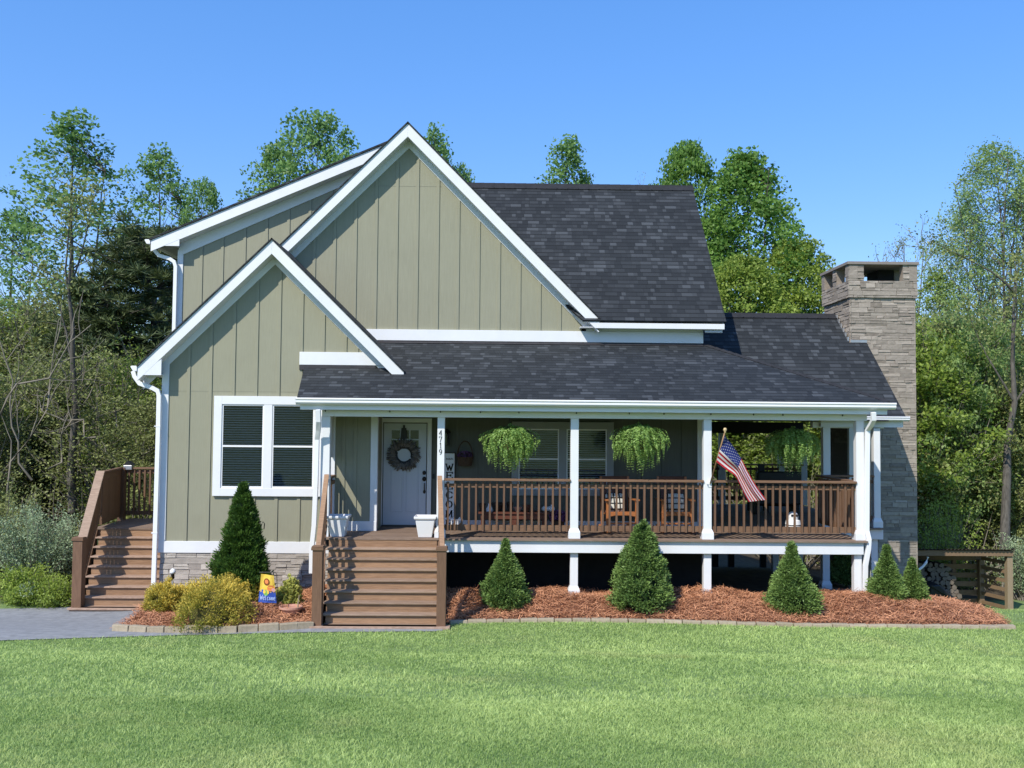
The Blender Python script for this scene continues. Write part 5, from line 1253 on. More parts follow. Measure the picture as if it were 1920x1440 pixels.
# ---- rocking chairs, cushions, bench
def rocker(lab):
    root = proto('rocking_chair', lab, 'rocking chair', 'rocking chairs on the porch'); W = .29
    def q(name, fn, mt='chair', bev=.006): b = MB(); fn(b); return b.build(name, mt, root, bevel=bev)
    for sx in (-1, 1):
        q('rocker', lambda b: b.rpath([(sx*W, -.50+.1*i, .03+.055*((i-5)/5)**2) for i in range(11)], .05, .04, side=(1, 0, 0)))
        q('leg', lambda b: b.bar((sx*W, -.24, .05), (sx*W, -.24, .64), .05, .05, up=(0, 1, 0)))
        q('rear_leg', lambda b: b.bar((sx*W, .24, .05), (sx*(W-.01), .44, 1.08), .045, .05, up=(0, 1, 0)))
        q('armrest', lambda b: b.bar((sx*(W+.01), -.32, .655), (sx*(W+.01), .36, .64), .085, .03))
    q('seat', lambda b: [b.box(-W+.03, W-.03, -.26+i*.085, -.19+i*.085, .40-.012*i, .425-.012*i, t=random.random()) for i in range(6)])
    q('apron', lambda b: b.prism([(-W+.025, .33), (-.14, .355), (.14, .355), (W-.025, .33), (W-.025, .40), (-W+.025, .40)], -.27, -.24))
    q('stretcher', lambda b: b.box(-W+.02, W-.02, -.25, -.22, .18, .215))
    def back(b):
        for i in range(6): x = -W+.09+i*(2*W-.18)/5; b.bar((x, .27, .36), (x, .43, 1.02), .055, .015, up=(0, 1, 0), t=.1)
    q('backrest', back, 'bench'); q('crest_rail', lambda b: b.bar((-W, .435, 1.035), (W, .435, 1.035), .03, .10), 'bench')
    return root
rc = rocker('wooden rocking chair under the middle fern, left of the pair')
rc.location = (X(1161, 960, 18.55), 18.55, DZ); rc.rotation_euler.z = .10
r2 = copy_tree(rc); r2.location = (X(1266, 960, 18.6), 18.6, DZ); r2.rotation_euler.z = -.02; r2['label'] = 'wooden rocking chair nearest the flag post, right of the pair'
def cushion(x, y, z, rz, lab):
    root = proto('cushion', lab, 'cushion'); n = 14; V = []; b = MB()
    for side in (1, -1):
        for j in range(n+1):
            for i in range(n+1):
                u, v = i/n*2-1, j/n*2-1; th = .075*((1-u**4)*(1-v**4))**.5; V.append((u*.20*(1-.06*v*v), -side*th, .2+v*.20*(1-.06*u*u)))
    o = (n+1)**2; b.v = V
    for s_ in (0, 1):
        for j in range(n):
            for i in range(n):
                f = (j*(n+1)+i, j*(n+1)+i+1, (j+1)*(n+1)+i+1, (j+1)*(n+1)+i); f = tuple(k+s_*o for k in (f if s_ == 0 else f[::-1])); b.f.append(f); b.t.append(.5); b.mi.append(1 if (i % 4 == 1 or j % 4 == 1) else 0)
    b.build('cover', ['plaidw', 'black'], root, smooth=True); root.location = (x, y, z); root.rotation_euler = (-.35, 0, rz); return root
cushion(rc.location.x-.06, rc.location.y-.02, DZ+.40, .2, 'cream and black checked cushion on the left rocking chair'); cushion(r2.location.x+.0, r2.location.y-.02, DZ+.40, -.1, 'cream and black checked cushion on the right rocking chair')
def bench():
    x0, x1, y0, y1 = X(897, 960, 18.85), X(1030, 960, 18.85), 18.75, 19.15; z = DZ+.36
    root = thing('porch_bench', 'low dark red wooden bench against the porch wall under the window', 'bench', ((x0+x1)/2, 18.95, DZ))
    b = MB()
    for i in range(4): b.box(x0, x1, y0+i*.1, y0+.092+i*.1, z-.035, z, t=random.random())
    b.build('seat', 'bench', root)
    b = MB(); b.box(x0+.05, x1-.05, y0+.03, y0+.06, z-.14, z-.036); b.build('apron', 'bench', root)
    for x in (x0+.05, (x0+x1)/2-.04, x1-.14):
        b = MB(); b.box(x, x+.09, y0+.04, y1-.05, DZ, z-.036); b.build('leg', 'bench', root)
    def pot(px, r, h, mt, lab, prof=None, cat='pot', name='flower_pot'):
        p = at(px, 950, 18.9); o = MB(); o.lathe(prof or [(r*.6, 0), (r*.9, h*.7), (r, h*.75), (r, h), (r*.8, h*.95), (.01, h*.9)], 14, (0, 0, 0)); o = o.build(name, mt, None, smooth=False); o.location = (p.x, 18.93, z+.001); tag(o, lab, cat)
    pot(904, .075, .16, 'black', 'dark pot at the left end of the porch bench')
    pot(918, .06, .17, 'white2', 'white bell shaped ornament on the porch bench', [(.07, 0), (.065, .06), (.035, .12), (.03, .15), (.01, .17)], 'ornament', 'bell_ornament')
    pot(933, .13, .17, 'black', 'broad black pot on the left half of the porch bench'); pot(956, .07, .19, 'black', 'slim black pot near the middle of the porch bench')
    pot(971, .085, .09, 'terra', 'shallow pale bowl in the middle of the porch bench'); pot(988, .08, .13, 'bench', 'reddish pot on the right half of the porch bench')
    for px, lab in ((1023, 'white gourd ornament at the right end of the bench, left one'), (1034, 'white gourd ornament at the right end of the bench, right one')):
        pot(px, .06, .12, 'white2', lab, [(.03, 0), (.07, .03), (.075, .06), (.06, .10), (.02, .11), (.012, .14), (.004, .145)], 'ornament', 'gourd_ornament')
    # bucket of purple flowers on the floor
    p = at(1047, 985, 18.9); rt = thing('flower_bucket', 'bucket of dark purple flowers on the floor right of the bench', 'flower bucket', (p.x, 18.9, DZ)); o = MB(); o.lathe([(.10, 0), (.13, .2), (.14, .2), (.12, .18), (.01, .17)], 16, (p.x, 18.9, DZ)); o.build('bucket', 'basketw', rt)
    rng = np.random.default_rng(6); n = 500; C = sph(n, rng)*np.array([.2, .16, .14])*rng.random((n, 1))**.4+np.array([p.x, 18.9, DZ+.26]); V, Fc = leaf_quads(C, sph(n, rng), .05, .035, rng); np_mesh('flowers', V, Fc, rng.random(n), 'purple', rt)
bench()
def striped_jar():
    p = at(1487, 985, 18.9); r0 = thing('lidded_jar', 'white lidded jar with dark stripes and round dark spots behind the right railing', 'jar', (p.x, 18.9, DZ)); q = (p.x, 18.9, DZ)
    b = MB(); prof = [(.12, 0), (.15, .05), (.155, .15), (.14, .22), (.10, .24)]; b.lathe(prof, 20, q, mi=0)
    for z0, z1 in ((.06, .085), (.115, .14)): b.lathe([(.151, z0), (.158, (z0+z1)/2), (.156, z1)], 20, q, mi=1)
    b.build('body', ['white2', 'black'], r0); b = MB(); b.lathe([(.10, .24), (.105, .30), (.09, .36), (.05, .395), (.005, .40)], 18, q, mi=0)
    for dx in (-.045, .045): 
        for k in range(1): b.lathe([(.028, 0), (.02, .012), (.003, .015)], 10, (0, 0, 0), mi=1); b.v[-30:] = [(q[0]+dx+v[0], q[1]-.092-v[2], q[2]+.325+v[1]) for v in b.v[-30:]]
    b.build('lid', ['white2', 'black'], r0)
    p = at(1467, 984, 18.7); o = MB(); o.lathe([(.005, 0), (.04, .015), (.055, .055), (.04, .095), (.005, .11)], 12); o = o.build('ball', 'white2', None, smooth=True); o.location = (p.x, 18.7, DZ); tag(o, 'small white ball on the deck left of the striped jar', 'ball')
striped_jar()
def sofa():
    x0, x1 = X(1421, 900, 22.2), X(1503, 900, 22.2); root = thing('patio_sofa', 'dark patio sofa in the shade of the side porch', 'sofa', ((x0+x1)/2, 22.5, DZ)); b = MB(); b.box(x0, x1, 22.2, 22.35, DZ+.25, Z(1460, 884, 22.2)); b.build('backrest', 'black', root, bevel=.04)
    b = MB(); b.box(x0+.1, x1-.1, 22.36, 23.0, DZ+.2, DZ+.45); b.build('seat', 'black', root, bevel=.04)
    for x in (x0, x1-.1): b = MB(); b.box(x, x+.1, 22.36, 23.0, DZ+.0, DZ+.65); b.build('armrest', 'black', root, bevel=.02)
    b = MB(); c = at(1425, 885, 22.9); rt = thing('patio_chair', 'dark high back patio chair left of the patio sofa', 'chair', (c.x, 22.9, DZ)); b.box(c.x-.05, c.x+.12, 22.9, 22.96, DZ+.4, Z(1420, 870, 22.9)); b.build('backrest', 'black', rt, bevel=.02)
    b = MB(); b.box(c.x-.2, c.x+.25, 22.96, 23.4, DZ+.40, DZ+.46); b.build('seat', 'black', rt)
    for dx in (-.19, .2):
        for y in (22.98, 23.35): b = MB(); b.box(c.x+dx, c.x+dx+.04, y, y+.04, DZ, DZ+.399); b.build('leg', 'black', rt)
sofa()
# small roofed box on the left deck rail
def rail_box():
    p = at(242, 880, ly2); root = thing('roofed_box', 'small grey box with a dark peaked roof on the left deck rail', 'bird feeder', (p.x, ly2, zt2)); b = MB(); b.box(p.x-.10, p.x+.10, ly2-.10, ly2+.06, zt2-.06, zt2+.05); b.build('tray', 'steel', root, bevel=.01)
    b = MB(); b.prism([(p.x-.12, zt2+.055), (p.x+.12, zt2+.055), (p.x, zt2+.15)], ly2-.10, ly2+.1); b.build('roof', 'black', root)
rail_box()
pw = thing('bent_pipe', 'white bent pipe sticking out behind the right edge of the chimney', 'pipe', tuple(at(1728, 1067, 23.7)))
b = MB(); b.tube([at(1722, 1069, 23.7), at(1731, 1062, 23.7), at(1737, 1054, 23.7), at(1740, 1044, 23.7)], .03, 8); b.build('pipe_run', 'white2', pw)
# ================================================================== woodshed, firewood, cart
def shed():
    yF, yBk = 24.3, 25.6; xl, xr_ = X(1700, 1100, yF), X(1898, 1100, yF); zf = Z(1800, 1031, yF); zfb = Z(1800, 1042, yF); gz = Z(1890, 1157, yF)
    root = thing('woodshed', 'open lean-to woodshed of rough lumber with a metal roof right of the chimney', 'woodshed', ((xl+xr_)/2, yF, gz))
    b = MB(); n = 60; x0, x1 = xl-.1, xr_+.05
    v = []; 
    for j, (y, z) in enumerate(((yF-.12, zf+.03), (yBk+.2, zf-.28))):
        for i in range(n+1): v.append((x0+(x1-x0)*i/n, y, z+.014*math.cos(i*math.pi)))
    b.add(v, [(i, i+1, n+1+i+1, n+1+i) for i in range(n)]); b.build('roof', 'rust', root)
    b = MB(); b.box(xl, xr_+.02, yF-.04, yF, zfb, zf-.012, t=.6); b.build('header', 'shedwood', root)
    b = MB(); b.box(xl, xr_, yBk-.04, yBk, zfb-.3, zf-.31, t=.2); b.build('rear_header', 'shedwood', root)
    def postx(px, y, mt, w=.12): x = X(px, 1100, y); b = MB(); b.box(x-w/2, x+w/2, y, y+w, gz-.3, zfb+(-.25 if y > yF+.5 else 0)); b.build('post', mt, root)
    postx(1894.5, yF+.001, 'palewood', .145); postx(1841.5, yBk-.3, 'shedwood', .13); postx(1790, yBk-.1, 'shedwood', .1); postx(1702, yF+.001, 'shedwood')
    for k in range(6):
        z = zfb-.14-k*.235; b = MB(); b.box(xl, X(1841, 1100, yBk), yBk-.12, yBk-.10, z-.145, z-.01, t=random.random()); b.build('back_slat', 'shedwood', root)
        b = MB(); xs_ = X(1894, 1100, yF); b.bar((X(1841, 1100, yBk-.3), yBk-.3, z-.06), (xs_, yF+.16, z-.06), .02, .095, t=random.random()); b.build('side_slat', 'shedwood', root)
    b = MB(); b.box(X(1790, 1130, yF), X(1845, 1130, yF), yF+.02, yF+.06, Z(1800, 1151, yF), Z(1800, 1144, yF)); b.build('sill', 'chair', root)
    return yF, gz, zfb
yF, gzs, zfb = shed()
def firewood():
    rng = random.Random(12); kinds = []
    for k in range(5):
        b = MB(); n = rng.choice((5, 6, 7)); r = .075; L = .42; pts = [(r*rng.uniform(.7, 1.15)*math.cos(2*math.pi*i/n), r*rng.uniform(.7, 1.15)*math.sin(2*math.pi*i/n)) for i in range(n)]
        v = [(p[0], 0, p[1]) for p in pts]+[(p[0]*.95, L, p[1]*.95) for p in pts]; tt = rng.random()
        b.add(v, [tuple(range(n))], 0, .5+.5*tt); b.add(v, [tuple(range(2*n-1, n-1, -1))]+[(i, i+n, (i+1) % n+n, (i+1) % n) for i in range(n)], 0, .05); kinds.append(b.build('firewood_log', 'firwood', None, bevel=.008))
    x0, x1 = X(1728, 1100, yF+.35), X(1816, 1100, yF+.35); rows = 11; first = set(); made = 0
    for r in range(rows):
        frac = r/(rows-1); xe = x0+(x1-x0)*(1-.36*frac**1.2); n = max(1, int((xe-x0)/.135))
        for i in range(n):
            k = rng.randrange(5)
            o = kinds[k] if k not in first else kinds[k].copy()
            if k in first: COL.objects.link(o)
            first.add(k)
            o.location = (x0+.07+i*.135+(r % 2)*.065+rng.uniform(-.015, .015), yF+.50+rng.uniform(-.05, .05), gzs+.10+r*.115+rng.uniform(-.01, .01)); o.rotation_euler = (rng.uniform(-.05, .05), rng.uniform(0, 6.28), rng.uniform(-.08, .08)); made += 1
            tag(o, 'split firewood log stacked inside the woodshed', 'firewood', 'firewood logs stacked in the woodshed')
    for k in range(5):
        if k not in first: bpy.data.objects.remove(kinds[k])
firewood()
def cart():
    Y = 23.9; root = thing('wheelbarrow', 'black plastic wheelbarrow tub tipped up against the firewood', 'wheelbarrow', tuple(at(1770, 1140, Y)))
    A = [at(1742, 1128, Y-.1), at(1747, 1100, Y-.1), at(1760, 1098, Y+.1), at(1812, 1145, Y-.1), at(1800, 1147, Y-.25)]
    b = MB(); f0 = [at(1744, 1138, Y), at(1745, 1099, Y), at(1761, 1096, Y), at(1817, 1142, Y), at(1806, 1150, Y)]; bk = [p+Vector((.02, .55, .02)) for p in f0]
    k = len(f0); b.add(f0+bk, [tuple(range(k))[::-1], tuple(range(k, 2*k))]+[(i, (i+1) % k, (i+1) % k+k, i+k) for i in range(k)]); b.build('tub', 'black', root, bevel=.03)
    b = MB(); b.bar(f0[1]+Vector((0, -.03, .02)), f0[3]+Vector((0, -.03, .02)), .05, .04); b.build('rim', 'black', root)
    c = at(1752, 1128, Y+.25); b = MB(); pts = [(c.x+.15*math.cos(a), c.y+.6, c.z+.15*math.sin(a)-.05) for a in [i*math.pi/8 for i in range(17)]]; b.tube(pts, .04, 8); b.build('wheel', 'black', root)
cart()
# ================================================================== trees
def tubes_np(paths, nside=5):
    """paths: list of (points (k,3), radii (k)) -> V, F (quads)"""
    Vs = []; Fs = []; o = 0
    for P, R_ in paths:
        P = np.asarray(P, float); k = len(P); T = unit(np.gradient(P, axis=0)); ref = np.where(np.abs(T[:, 2:3]) > .9, np.array([[1., 0, 0]]), np.array([[0, 0, 1.]])); a = unit(np.cross(T, ref)); b = np.cross(T, a)
        an = np.arange(nside)*2*np.pi/nside; ring = a[:, None]*np.cos(an)[None, :, None]+b[:, None]*np.sin(an)[None, :, None]
        Vs.append((P[:, None]+ring*np.asarray(R_)[:, None, None]).reshape(-1, 3))
        i = np.arange(k-1)[:, None]*nside; j = np.arange(nside)[None]; j2 = (j+1) % nside
        Fs.append(np.stack([i+j, i+j2, i+nside+j2, i+nside+j], -1).reshape(-1, 4)+o); o += k*nside
    return np.concatenate(Vs), np.concatenate(Fs)
def wander(p0, d, L, k, rng, bendup=.0, jit=.12):
    P = [np.array(p0, float)]; d = np.array(d, float); d /= np.linalg.norm(d)
    for i in range(k):
        d = d+rng.normal(size=3)*jit+np.array([0, 0, bendup]); d /= np.linalg.norm(d); P.append(P[-1]+d*L/k)
    return np.array(P)
def tree_arrays(H, base, R, prof, nb, rng, leaf, per, csize, elev=(.5, 1.1), trunk=.14, cl=(3, 5), dens_top=1., lean=(0, 0), sub=2, ls=1.0, forks=1, leafw=.55):
    """H height, base = height where the crown begins, R crown radius, prof(t) its outline 0..1"""
    paths = []; CC = []
    tr = wander((0, 0, 0), (lean[0], lean[1], 1), H*.97, 14, rng, .04, .035); rad = np.linspace(trunk, .012, 15)**1.0
    paths.append((tr, rad)); leaders = [(tr, rad)]
    for f in range(forks-1):
        i0 = int(rng.uniform(4, 8)); a = rng.uniform(0, 6.28); P = wander(tr[i0], (math.cos(a)*.35, math.sin(a)*.35, 1), (H-tr[i0][2])*rng.uniform(.8, .98), 10, rng, .05, .04); r_ = np.linspace(rad[i0]*.75, .012, 11); paths.append((P, r_)); leaders.append((P, r_))
    for k in range(nb):
        ld, lr = leaders[k % len(leaders)]; t = rng.random()**.9; z = base+(H*.96-base)*t; i = int(np.argmin(np.abs(ld[:, 2]-z))); p0 = ld[i]+np.array([0, 0, z-ld[i][2]])*.5
        a = rng.uniform(0, 2*np.pi); L = R*prof(t)*rng.uniform(.65, 1.08)+.25; e = rng.uniform(*elev); d = (math.cos(a)*math.cos(e), math.sin(a)*math.cos(e), math.sin(e))
        L = L/max(.45, math.cos(e)) if e > 0 else L
        P = wander(p0, d, L, 6, rng, .06 if e > 0 else .0, .11); paths.append((P, np.linspace(max(.012, lr[i]*.45), .006, 7)))
        for c in range(rng.integers(*cl)):
            s = rng.uniform(.38, 1.02); ii = min(5, int(s*6)); q = P[ii]+(P[ii+1]-P[ii])*min(1, s*6-ii); CC.append(q+rng.normal(size=3)*.18*csize)
        for s_ in range(sub):
            ii = rng.integers(2, 6); dd = P[ii]-P[ii-1]; dd = dd/np.linalg.norm(dd)+rng.normal(size=3)*.55; Q = wander(P[ii], dd, L*rng.uniform(.25, .5), 4, rng, .05, .12); paths.append((Q, np.linspace(.014, .004, 5))); CC.append(Q[-1]); CC.append(Q[2])
    CC = np.array(CC); nc = len(CC); n = nc*per; Ci = np.repeat(CC, per, 0); cs = np.repeat(rng.uniform(.6, 1.25, nc)*csize, per)[:, None]
    off = sph(n, rng)*rng.random((n, 1))**.5*cs*np.array([1, 1, .75])
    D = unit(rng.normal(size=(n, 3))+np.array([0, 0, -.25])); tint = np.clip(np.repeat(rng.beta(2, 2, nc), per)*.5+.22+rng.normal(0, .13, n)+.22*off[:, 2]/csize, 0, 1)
    lv, lf = leaf_quads(Ci+off, D, rng.uniform(.65, 1.3, n)*leaf, rng.uniform(.65, 1.3, n)*leaf*leafw, rng)
    bv, bf = tubes_np(paths); return (lv, lf, tint), (bv, bf)
def crown_arrays(H, base, R, prof, ncl, per, leaf, csize, rng, trunk=.14, forks=1, limbs=60, leafw=.75, shell=.42, open_low=0., rise=.75):
    """crown filled with leaf clumps inside a lobed outline, limbs running from the trunk to the clumps"""
    paths = []; tr = wander((0, 0, 0), (0, 0, 1), H*.97, 14, rng, .05, .02); rad = np.linspace(trunk, .012, 15); paths.append((tr, rad)); leaders = [tr]
    for f in range(forks-1):
        i0 = int(rng.uniform(4, 7)); aa = rng.uniform(0, 6.28); Q = wander(tr[i0], (math.cos(aa)*.22, math.sin(aa)*.22, 1), (H-tr[i0][2])*rng.uniform(.72, .93), 10, rng, .05, .03); paths.append((Q, np.linspace(rad[i0]*.7, .012, 11))); leaders.append(Q)
    ph = rng.uniform(0, 6.28, 5); t = rng.random(ncl)**.92; a_ = rng.uniform(0, 2*np.pi, ncl)
    lob = 1+.12*np.sin(2*a_+ph[0]+t*6)+.13*np.sin(3*a_+ph[1]-t*9)+.10*np.sin(t*15+ph[2]+4*a_)
    if open_low: keep = rng.random(ncl) > open_low*np.clip(1-t/.55, 0, 1); t, a_, lob = t[keep], a_[keep], lob[keep]; 
    nc = len(t); rr = R*np.array([prof(q) for q in t])*lob*(shell+(1-shell)*rng.random(nc)**.6)
    z = base+(H-base)*t; ax_ = np.column_stack([np.interp(z, tr[:, 2], tr[:, 0]), np.interp(z, tr[:, 2], tr[:, 1])])
    C = np.column_stack([ax_[:, 0]+rr*np.cos(a_), ax_[:, 1]+rr*np.sin(a_), z+rng.normal(0, .12, nc)])
    for k in rng.choice(nc, min(limbs, nc), replace=False):
        e = C[k]; ld = leaders[k % len(leaders)]; zs = e[2]-rise*math.hypot(e[0]-ax_[k, 0], e[1]-ax_[k, 1])-.4; i = int(np.argmin(np.abs(ld[:, 2]-zs))); p0 = ld[i]; mid = (p0+e)/2+np.array([0, 0, -.12*np.linalg.norm(e-p0)])+rng.normal(size=3)*.12
        u = np.linspace(0, 1, 6)[:, None]; B = (1-u)**2*p0+2*u*(1-u)*mid+u*u*e; paths.append((B, np.linspace(max(.014, rad[min(14, i)]*.35), .006, 6)))
    n = nc*per; cs = np.repeat(rng.uniform(.6, 1.3, nc)*csize, per)[:, None]; Ci = np.repeat(C, per, 0); off = sph(n, rng)*rng.random((n, 1))**.45*cs*np.array([1, 1, .72])
    D = unit(rng.normal(size=(n, 3))+np.array([0, 0, -.3])); tint = np.clip(np.repeat(rng.beta(1.6, 1.6, nc), per)*.55+.20+rng.normal(0, .13, n)+.25*off[:, 2]/csize+.12*(rr/R).repeat(per), 0, 1)  # clump tops tinted lighter, as if lit from above
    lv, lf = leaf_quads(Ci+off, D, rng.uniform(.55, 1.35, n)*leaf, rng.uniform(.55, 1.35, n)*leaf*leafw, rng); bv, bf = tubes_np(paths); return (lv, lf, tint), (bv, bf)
def pine_arrays(H, base, R, rng, nb=70):
    paths = []; CC = []; tr = wander((0, 0, 0), (0, 0, 1), H*.98, 14, rng, .05, .03); rad = np.linspace(.17, .015, 15); paths.append((tr, rad))
    for k in range(nb):
        t = rng.random(); z = base+(H*.97-base)*t; i = int(np.argmin(np.abs(tr[:, 2]-z))); a = rng.uniform(0, 6.28); e = rng.uniform(-.15, .45)+.3*t; L = R*(1-t*.72)*rng.uniform(.6, 1.1)
        P = wander((tr[i][0], tr[i][1], z), (math.cos(a)*math.cos(e), math.sin(a)*math.cos(e), math.sin(e)), L, 6, rng, .04, .12); paths.append((P, np.linspace(.035, .008, 7)))
        for c in range(7):
            s = rng.uniform(.3, 1.02); ii = min(5, int(s*6)); CC.append(P[ii]+(P[ii+1]-P[ii])*min(1, s*6-ii)+rng.normal(size=3)*.22*np.array([1, 1, .5]))
    CC = np.array(CC); nc = len(CC); per = 46; n = nc*per; D = unit(np.repeat(unit(rng.normal(size=(nc, 3))*.4+np.array([0, 0, .8])), per, 0)*.75+rng.normal(size=(n, 3))*.75)
    L = rng.uniform(.16, .34, n); C = np.repeat(CC, per, 0)+D*L[:, None]*.5; tint = np.clip(np.repeat(rng.beta(2, 2.3, nc), per)*.65+.2+.25*D[:, 2]*.5+rng.normal(0, .1, n), 0, 1)
    return leaf_quads(C, D, L, .026, rng)+(tint,), tubes_np(paths)
def make_tree(name, label, cat, arr, leafmat, barkmat, group=None):
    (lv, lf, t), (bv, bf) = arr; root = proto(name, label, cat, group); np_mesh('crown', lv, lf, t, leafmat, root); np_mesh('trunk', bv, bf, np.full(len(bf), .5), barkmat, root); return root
RT = np.random.default_rng(2024)
oval = lambda t: max(.12, math.sin(math.pi*min(1, (t*.86+.14)))**.75*(1-.15*t))
cone = lambda t: max(.07, (1-t)**.9*.95+.08*math.sin(t*11))
egg = lambda t: max(.12, (1-t**2.2)**.8*(.55+.45*math.sin(min(1, t*2)*math.pi/2)))
def tabp(*pts): return lambda t: float(np.interp(t, [p[0] for p in pts], [p[1] for p in pts]))
PYR = tabp((0, .62), (.12, .95), (.30, 1.), (.50, .80), (.70, .55), (.86, .30), (.95, .17), (1, .06)); EGG = tabp((0, .55), (.2, .92), (.42, 1.), (.65, .82), (.84, .52), (.95, .26), (1, .08)); DOME = tabp((0, .72), (.25, .95), (.5, 1.), (.72, .86), (.87, .62), (.96, .36), (1, .14)); TALL = tabp((0, .60), (.25, .90), (.5, 1.), (.72, .82), (.88, .50), (.96, .28), (1, .10))
PROT = {}
PROT['poplar0'] = lambda: crown_arrays(17, 6.0, 2.5, PYR, 250, 30, .15, .46, RT, forks=2, limbs=90, open_low=.45)
PROT['poplar1'] = lambda: crown_arrays(16, 6.0, 2.3, EGG, 230, 30, .15, .46, RT, forks=2, limbs=80, open_low=.3)
PROT['poplar2'] = lambda: crown_arrays(16, 4.5, 2.9, DOME, 400, 36, .155, .52, RT, forks=2, limbs=80, open_low=.1)
PROT['full'] = lambda: crown_arrays(15, 2.0, 3.0, DOME, 760, 40, .165, .58, RT, forks=2, limbs=70, shell=.55)
PROT['full2'] = lambda: crown_arrays(16, 2.5, 2.8, EGG, 720, 40, .165, .56, RT, forks=2, limbs=70, shell=.55)
PROT['feather'] = lambda: crown_arrays(17, 3.0, 3.0, TALL, 820, 32, .105, .50, RT, forks=5, limbs=160, leafw=.65, rise=1.5, trunk=.11)
PROT['bare'] = lambda: tree_arrays(13, 4.0, 2.0, egg, 60, RT, .10, 4, .4, (.7, 1.25), forks=3, sub=3)
PROT['sapling0'] = lambda: tree_arrays(8.5, 1.0, 2.1, oval, 70, RT, .11, 20, .38, (.3, 1.1), trunk=.06, forks=4, sub=3)
PROT['sapling1'] = lambda: tree_arrays(8.0, .8, 2.2, egg, 75, RT, .11, 9, .42, (.3, 1.1), trunk=.055, forks=5, sub=4)
PROT['sapling2'] = lambda: tree_arrays(7.5, .6, 2.0, oval, 90, RT, .13, 26, .42, (.2, 1.0), trunk=.06, forks=4, sub=2)
ARR = {k: f() for k, f in PROT.items()}
pines = [pine_arrays(11, 2.2, 3.3, RT, 95), pine_arrays(9.5, 1.6, 2.8, RT, 80)]
MADE = {}
def plant(kind, px, ptop, Y, label, cat, name, leafmat, barkmat, wpx=None, group=None, rz=None):
    """stand a tree at depth Y with its top seen at (px, ptop); width scaled to wpx (full width) if given"""
    key = (kind, leafmat, barkmat, name)
    arr = ARR[kind] if isinstance(kind, str) else pines[kind]
    if key in MADE: o = copy_tree(MADE[key])
    else: o = MADE[key] = make_tree(name, label, cat, arr, leafmat, barkmat)
    top = at(px, ptop, Y); gz = ground(top.x, Y)-.05; h0 = float(arr[0][0][:, 2].max()); s = (top.z-gz)/h0
    rz = rz if rz is not None else random.uniform(0, 6.28); cr_, sr_ = math.cos(rz), math.sin(rz); LV = arr[0][0]
    up = LV[LV[:, 2] > h0*.55]; rx_ = up[:, 0]*cr_-up[:, 1]*sr_; lo, hi = np.percentile(rx_, 3), np.percentile(rx_, 97); w0 = hi-lo
    sw = (wpx*Y/F)/w0 if wpx else s
    o.location = (top.x-sw*(lo+hi)/2, Y, gz); o.scale = (sw, sw, s); o.rotation_euler.z = rz; o['label'] = label; o['category'] = cat
    if group: o['group'] = group
    elif 'group' in o: del o['group']
    return o
TP = dict(cat='tree', name='tulip_poplar', leafmat='leafA', barkmat='barkd')
plant('poplar0', 136, 203, 42, 'tallest slender poplar left of the house, sky showing through its crown', wpx=205, rz=.5, **TP)
plant('poplar1', 30, 385, 44, 'poplar at the far left, lower and partly hidden by the tallest poplar', wpx=170, **TP)
plant('poplar1', 306, 268, 45, 'poplar with a narrow pointed crown between the tallest poplar and the dormer roof', wpx=165, rz=2.2, **TP)
plant('poplar2', 376, 328, 44, 'low rounded poplar just left of the dormer eave', wpx=130, rz=1, **TP)
plant('poplar2', 606, 203, 47, 'big rounded poplar crown above the dormer roof', wpx=215, rz=3.1, **TP)
plant('poplar1', 520, 262, 48, 'lower left shoulder tree beside the big crown above the dormer', wpx=170, rz=4.1, **TP)
plant('poplar0', 822, 230, 45, 'poplar just right of the tall gable peak', wpx=150, rz=5, **TP)
plant('poplar2', 866, 300, 46, 'short poplar behind the left end of the dark roof ridge', wpx=95, rz=2, **TP)
plant('poplar0', 1060, 249, 50, 'lone pointed poplar above the middle of the dark roof ridge', wpx=165, rz=1.2, **TP)
plant('poplar1', 1100, 312, 50, 'small poplar shoulder right of the lone pointed one', wpx=95, rz=.2, **TP)
plant('full', 1285, 253, 46, 'dense dome shaped tree above the right end of the main ridge', wpx=165, rz=.3, cat='tree', name='leafy_tree', leafmat='leafE', barkmat='barkd')
plant('full2', 1408, 266, 44, 'dense tall tree with a pointed top between the main roof and the chimney', wpx=195, rz=1.9, cat='tree', name='leafy_tree', leafmat='leafE', barkmat='barkd')
plant('full', 1492, 440, 42, 'lower bright green tree just left of the chimney', wpx=165, rz=4.4, cat='tree', name='leafy_tree', leafmat='leafB', barkmat='barkd')
plant('full', 1400, 470, 40, 'bright green tree filling the gap above the wing roof', wpx=170, rz=5.4, cat='tree', name='leafy_tree', leafmat='leafB', barkmat='barkd')
plant('bare', 1178, 322, 56, 'nearly bare twiggy treetop peeking over the main ridge', wpx=80, cat='tree', name='budding_tree', leafmat='leafC', barkmat='twig')
plant('bare', 1700, 412, 46, 'thinly budded tree right behind the chimney top', wpx=130, cat='tree', name='budding_tree', leafmat='leafC', barkmat='twig')
FT = dict(cat='tree', name='feathery_tree', leafmat='leafF', barkmat='bark')
plant('feather', 1882, 250, 40, 'tall feathery pale green tree at the right edge', wpx=230, rz=.9, **FT)
plant('feather', 1815, 372, 43, 'feathery pale green tree left of the tallest one at the right edge', wpx=130, rz=2.9, **FT)
plant('feather', 1938, 290, 41, 'feathery tree cut by the right edge of the view', wpx=160, rz=4.9, **FT)
plant('poplar1', 1762, 498, 42, 'shorter tree right beside the chimney top', wpx=120, rz=.9, cat='tree', name='leafy_tree', leafmat='leafB', barkmat='bark')
PN = dict(cat='pine', name='pine_tree', leafmat='pine', barkmat='bark')
plant(0, 292, 398, 31, 'dark pine tree close behind the left side of the house', wpx=260, rz=.4, **PN)
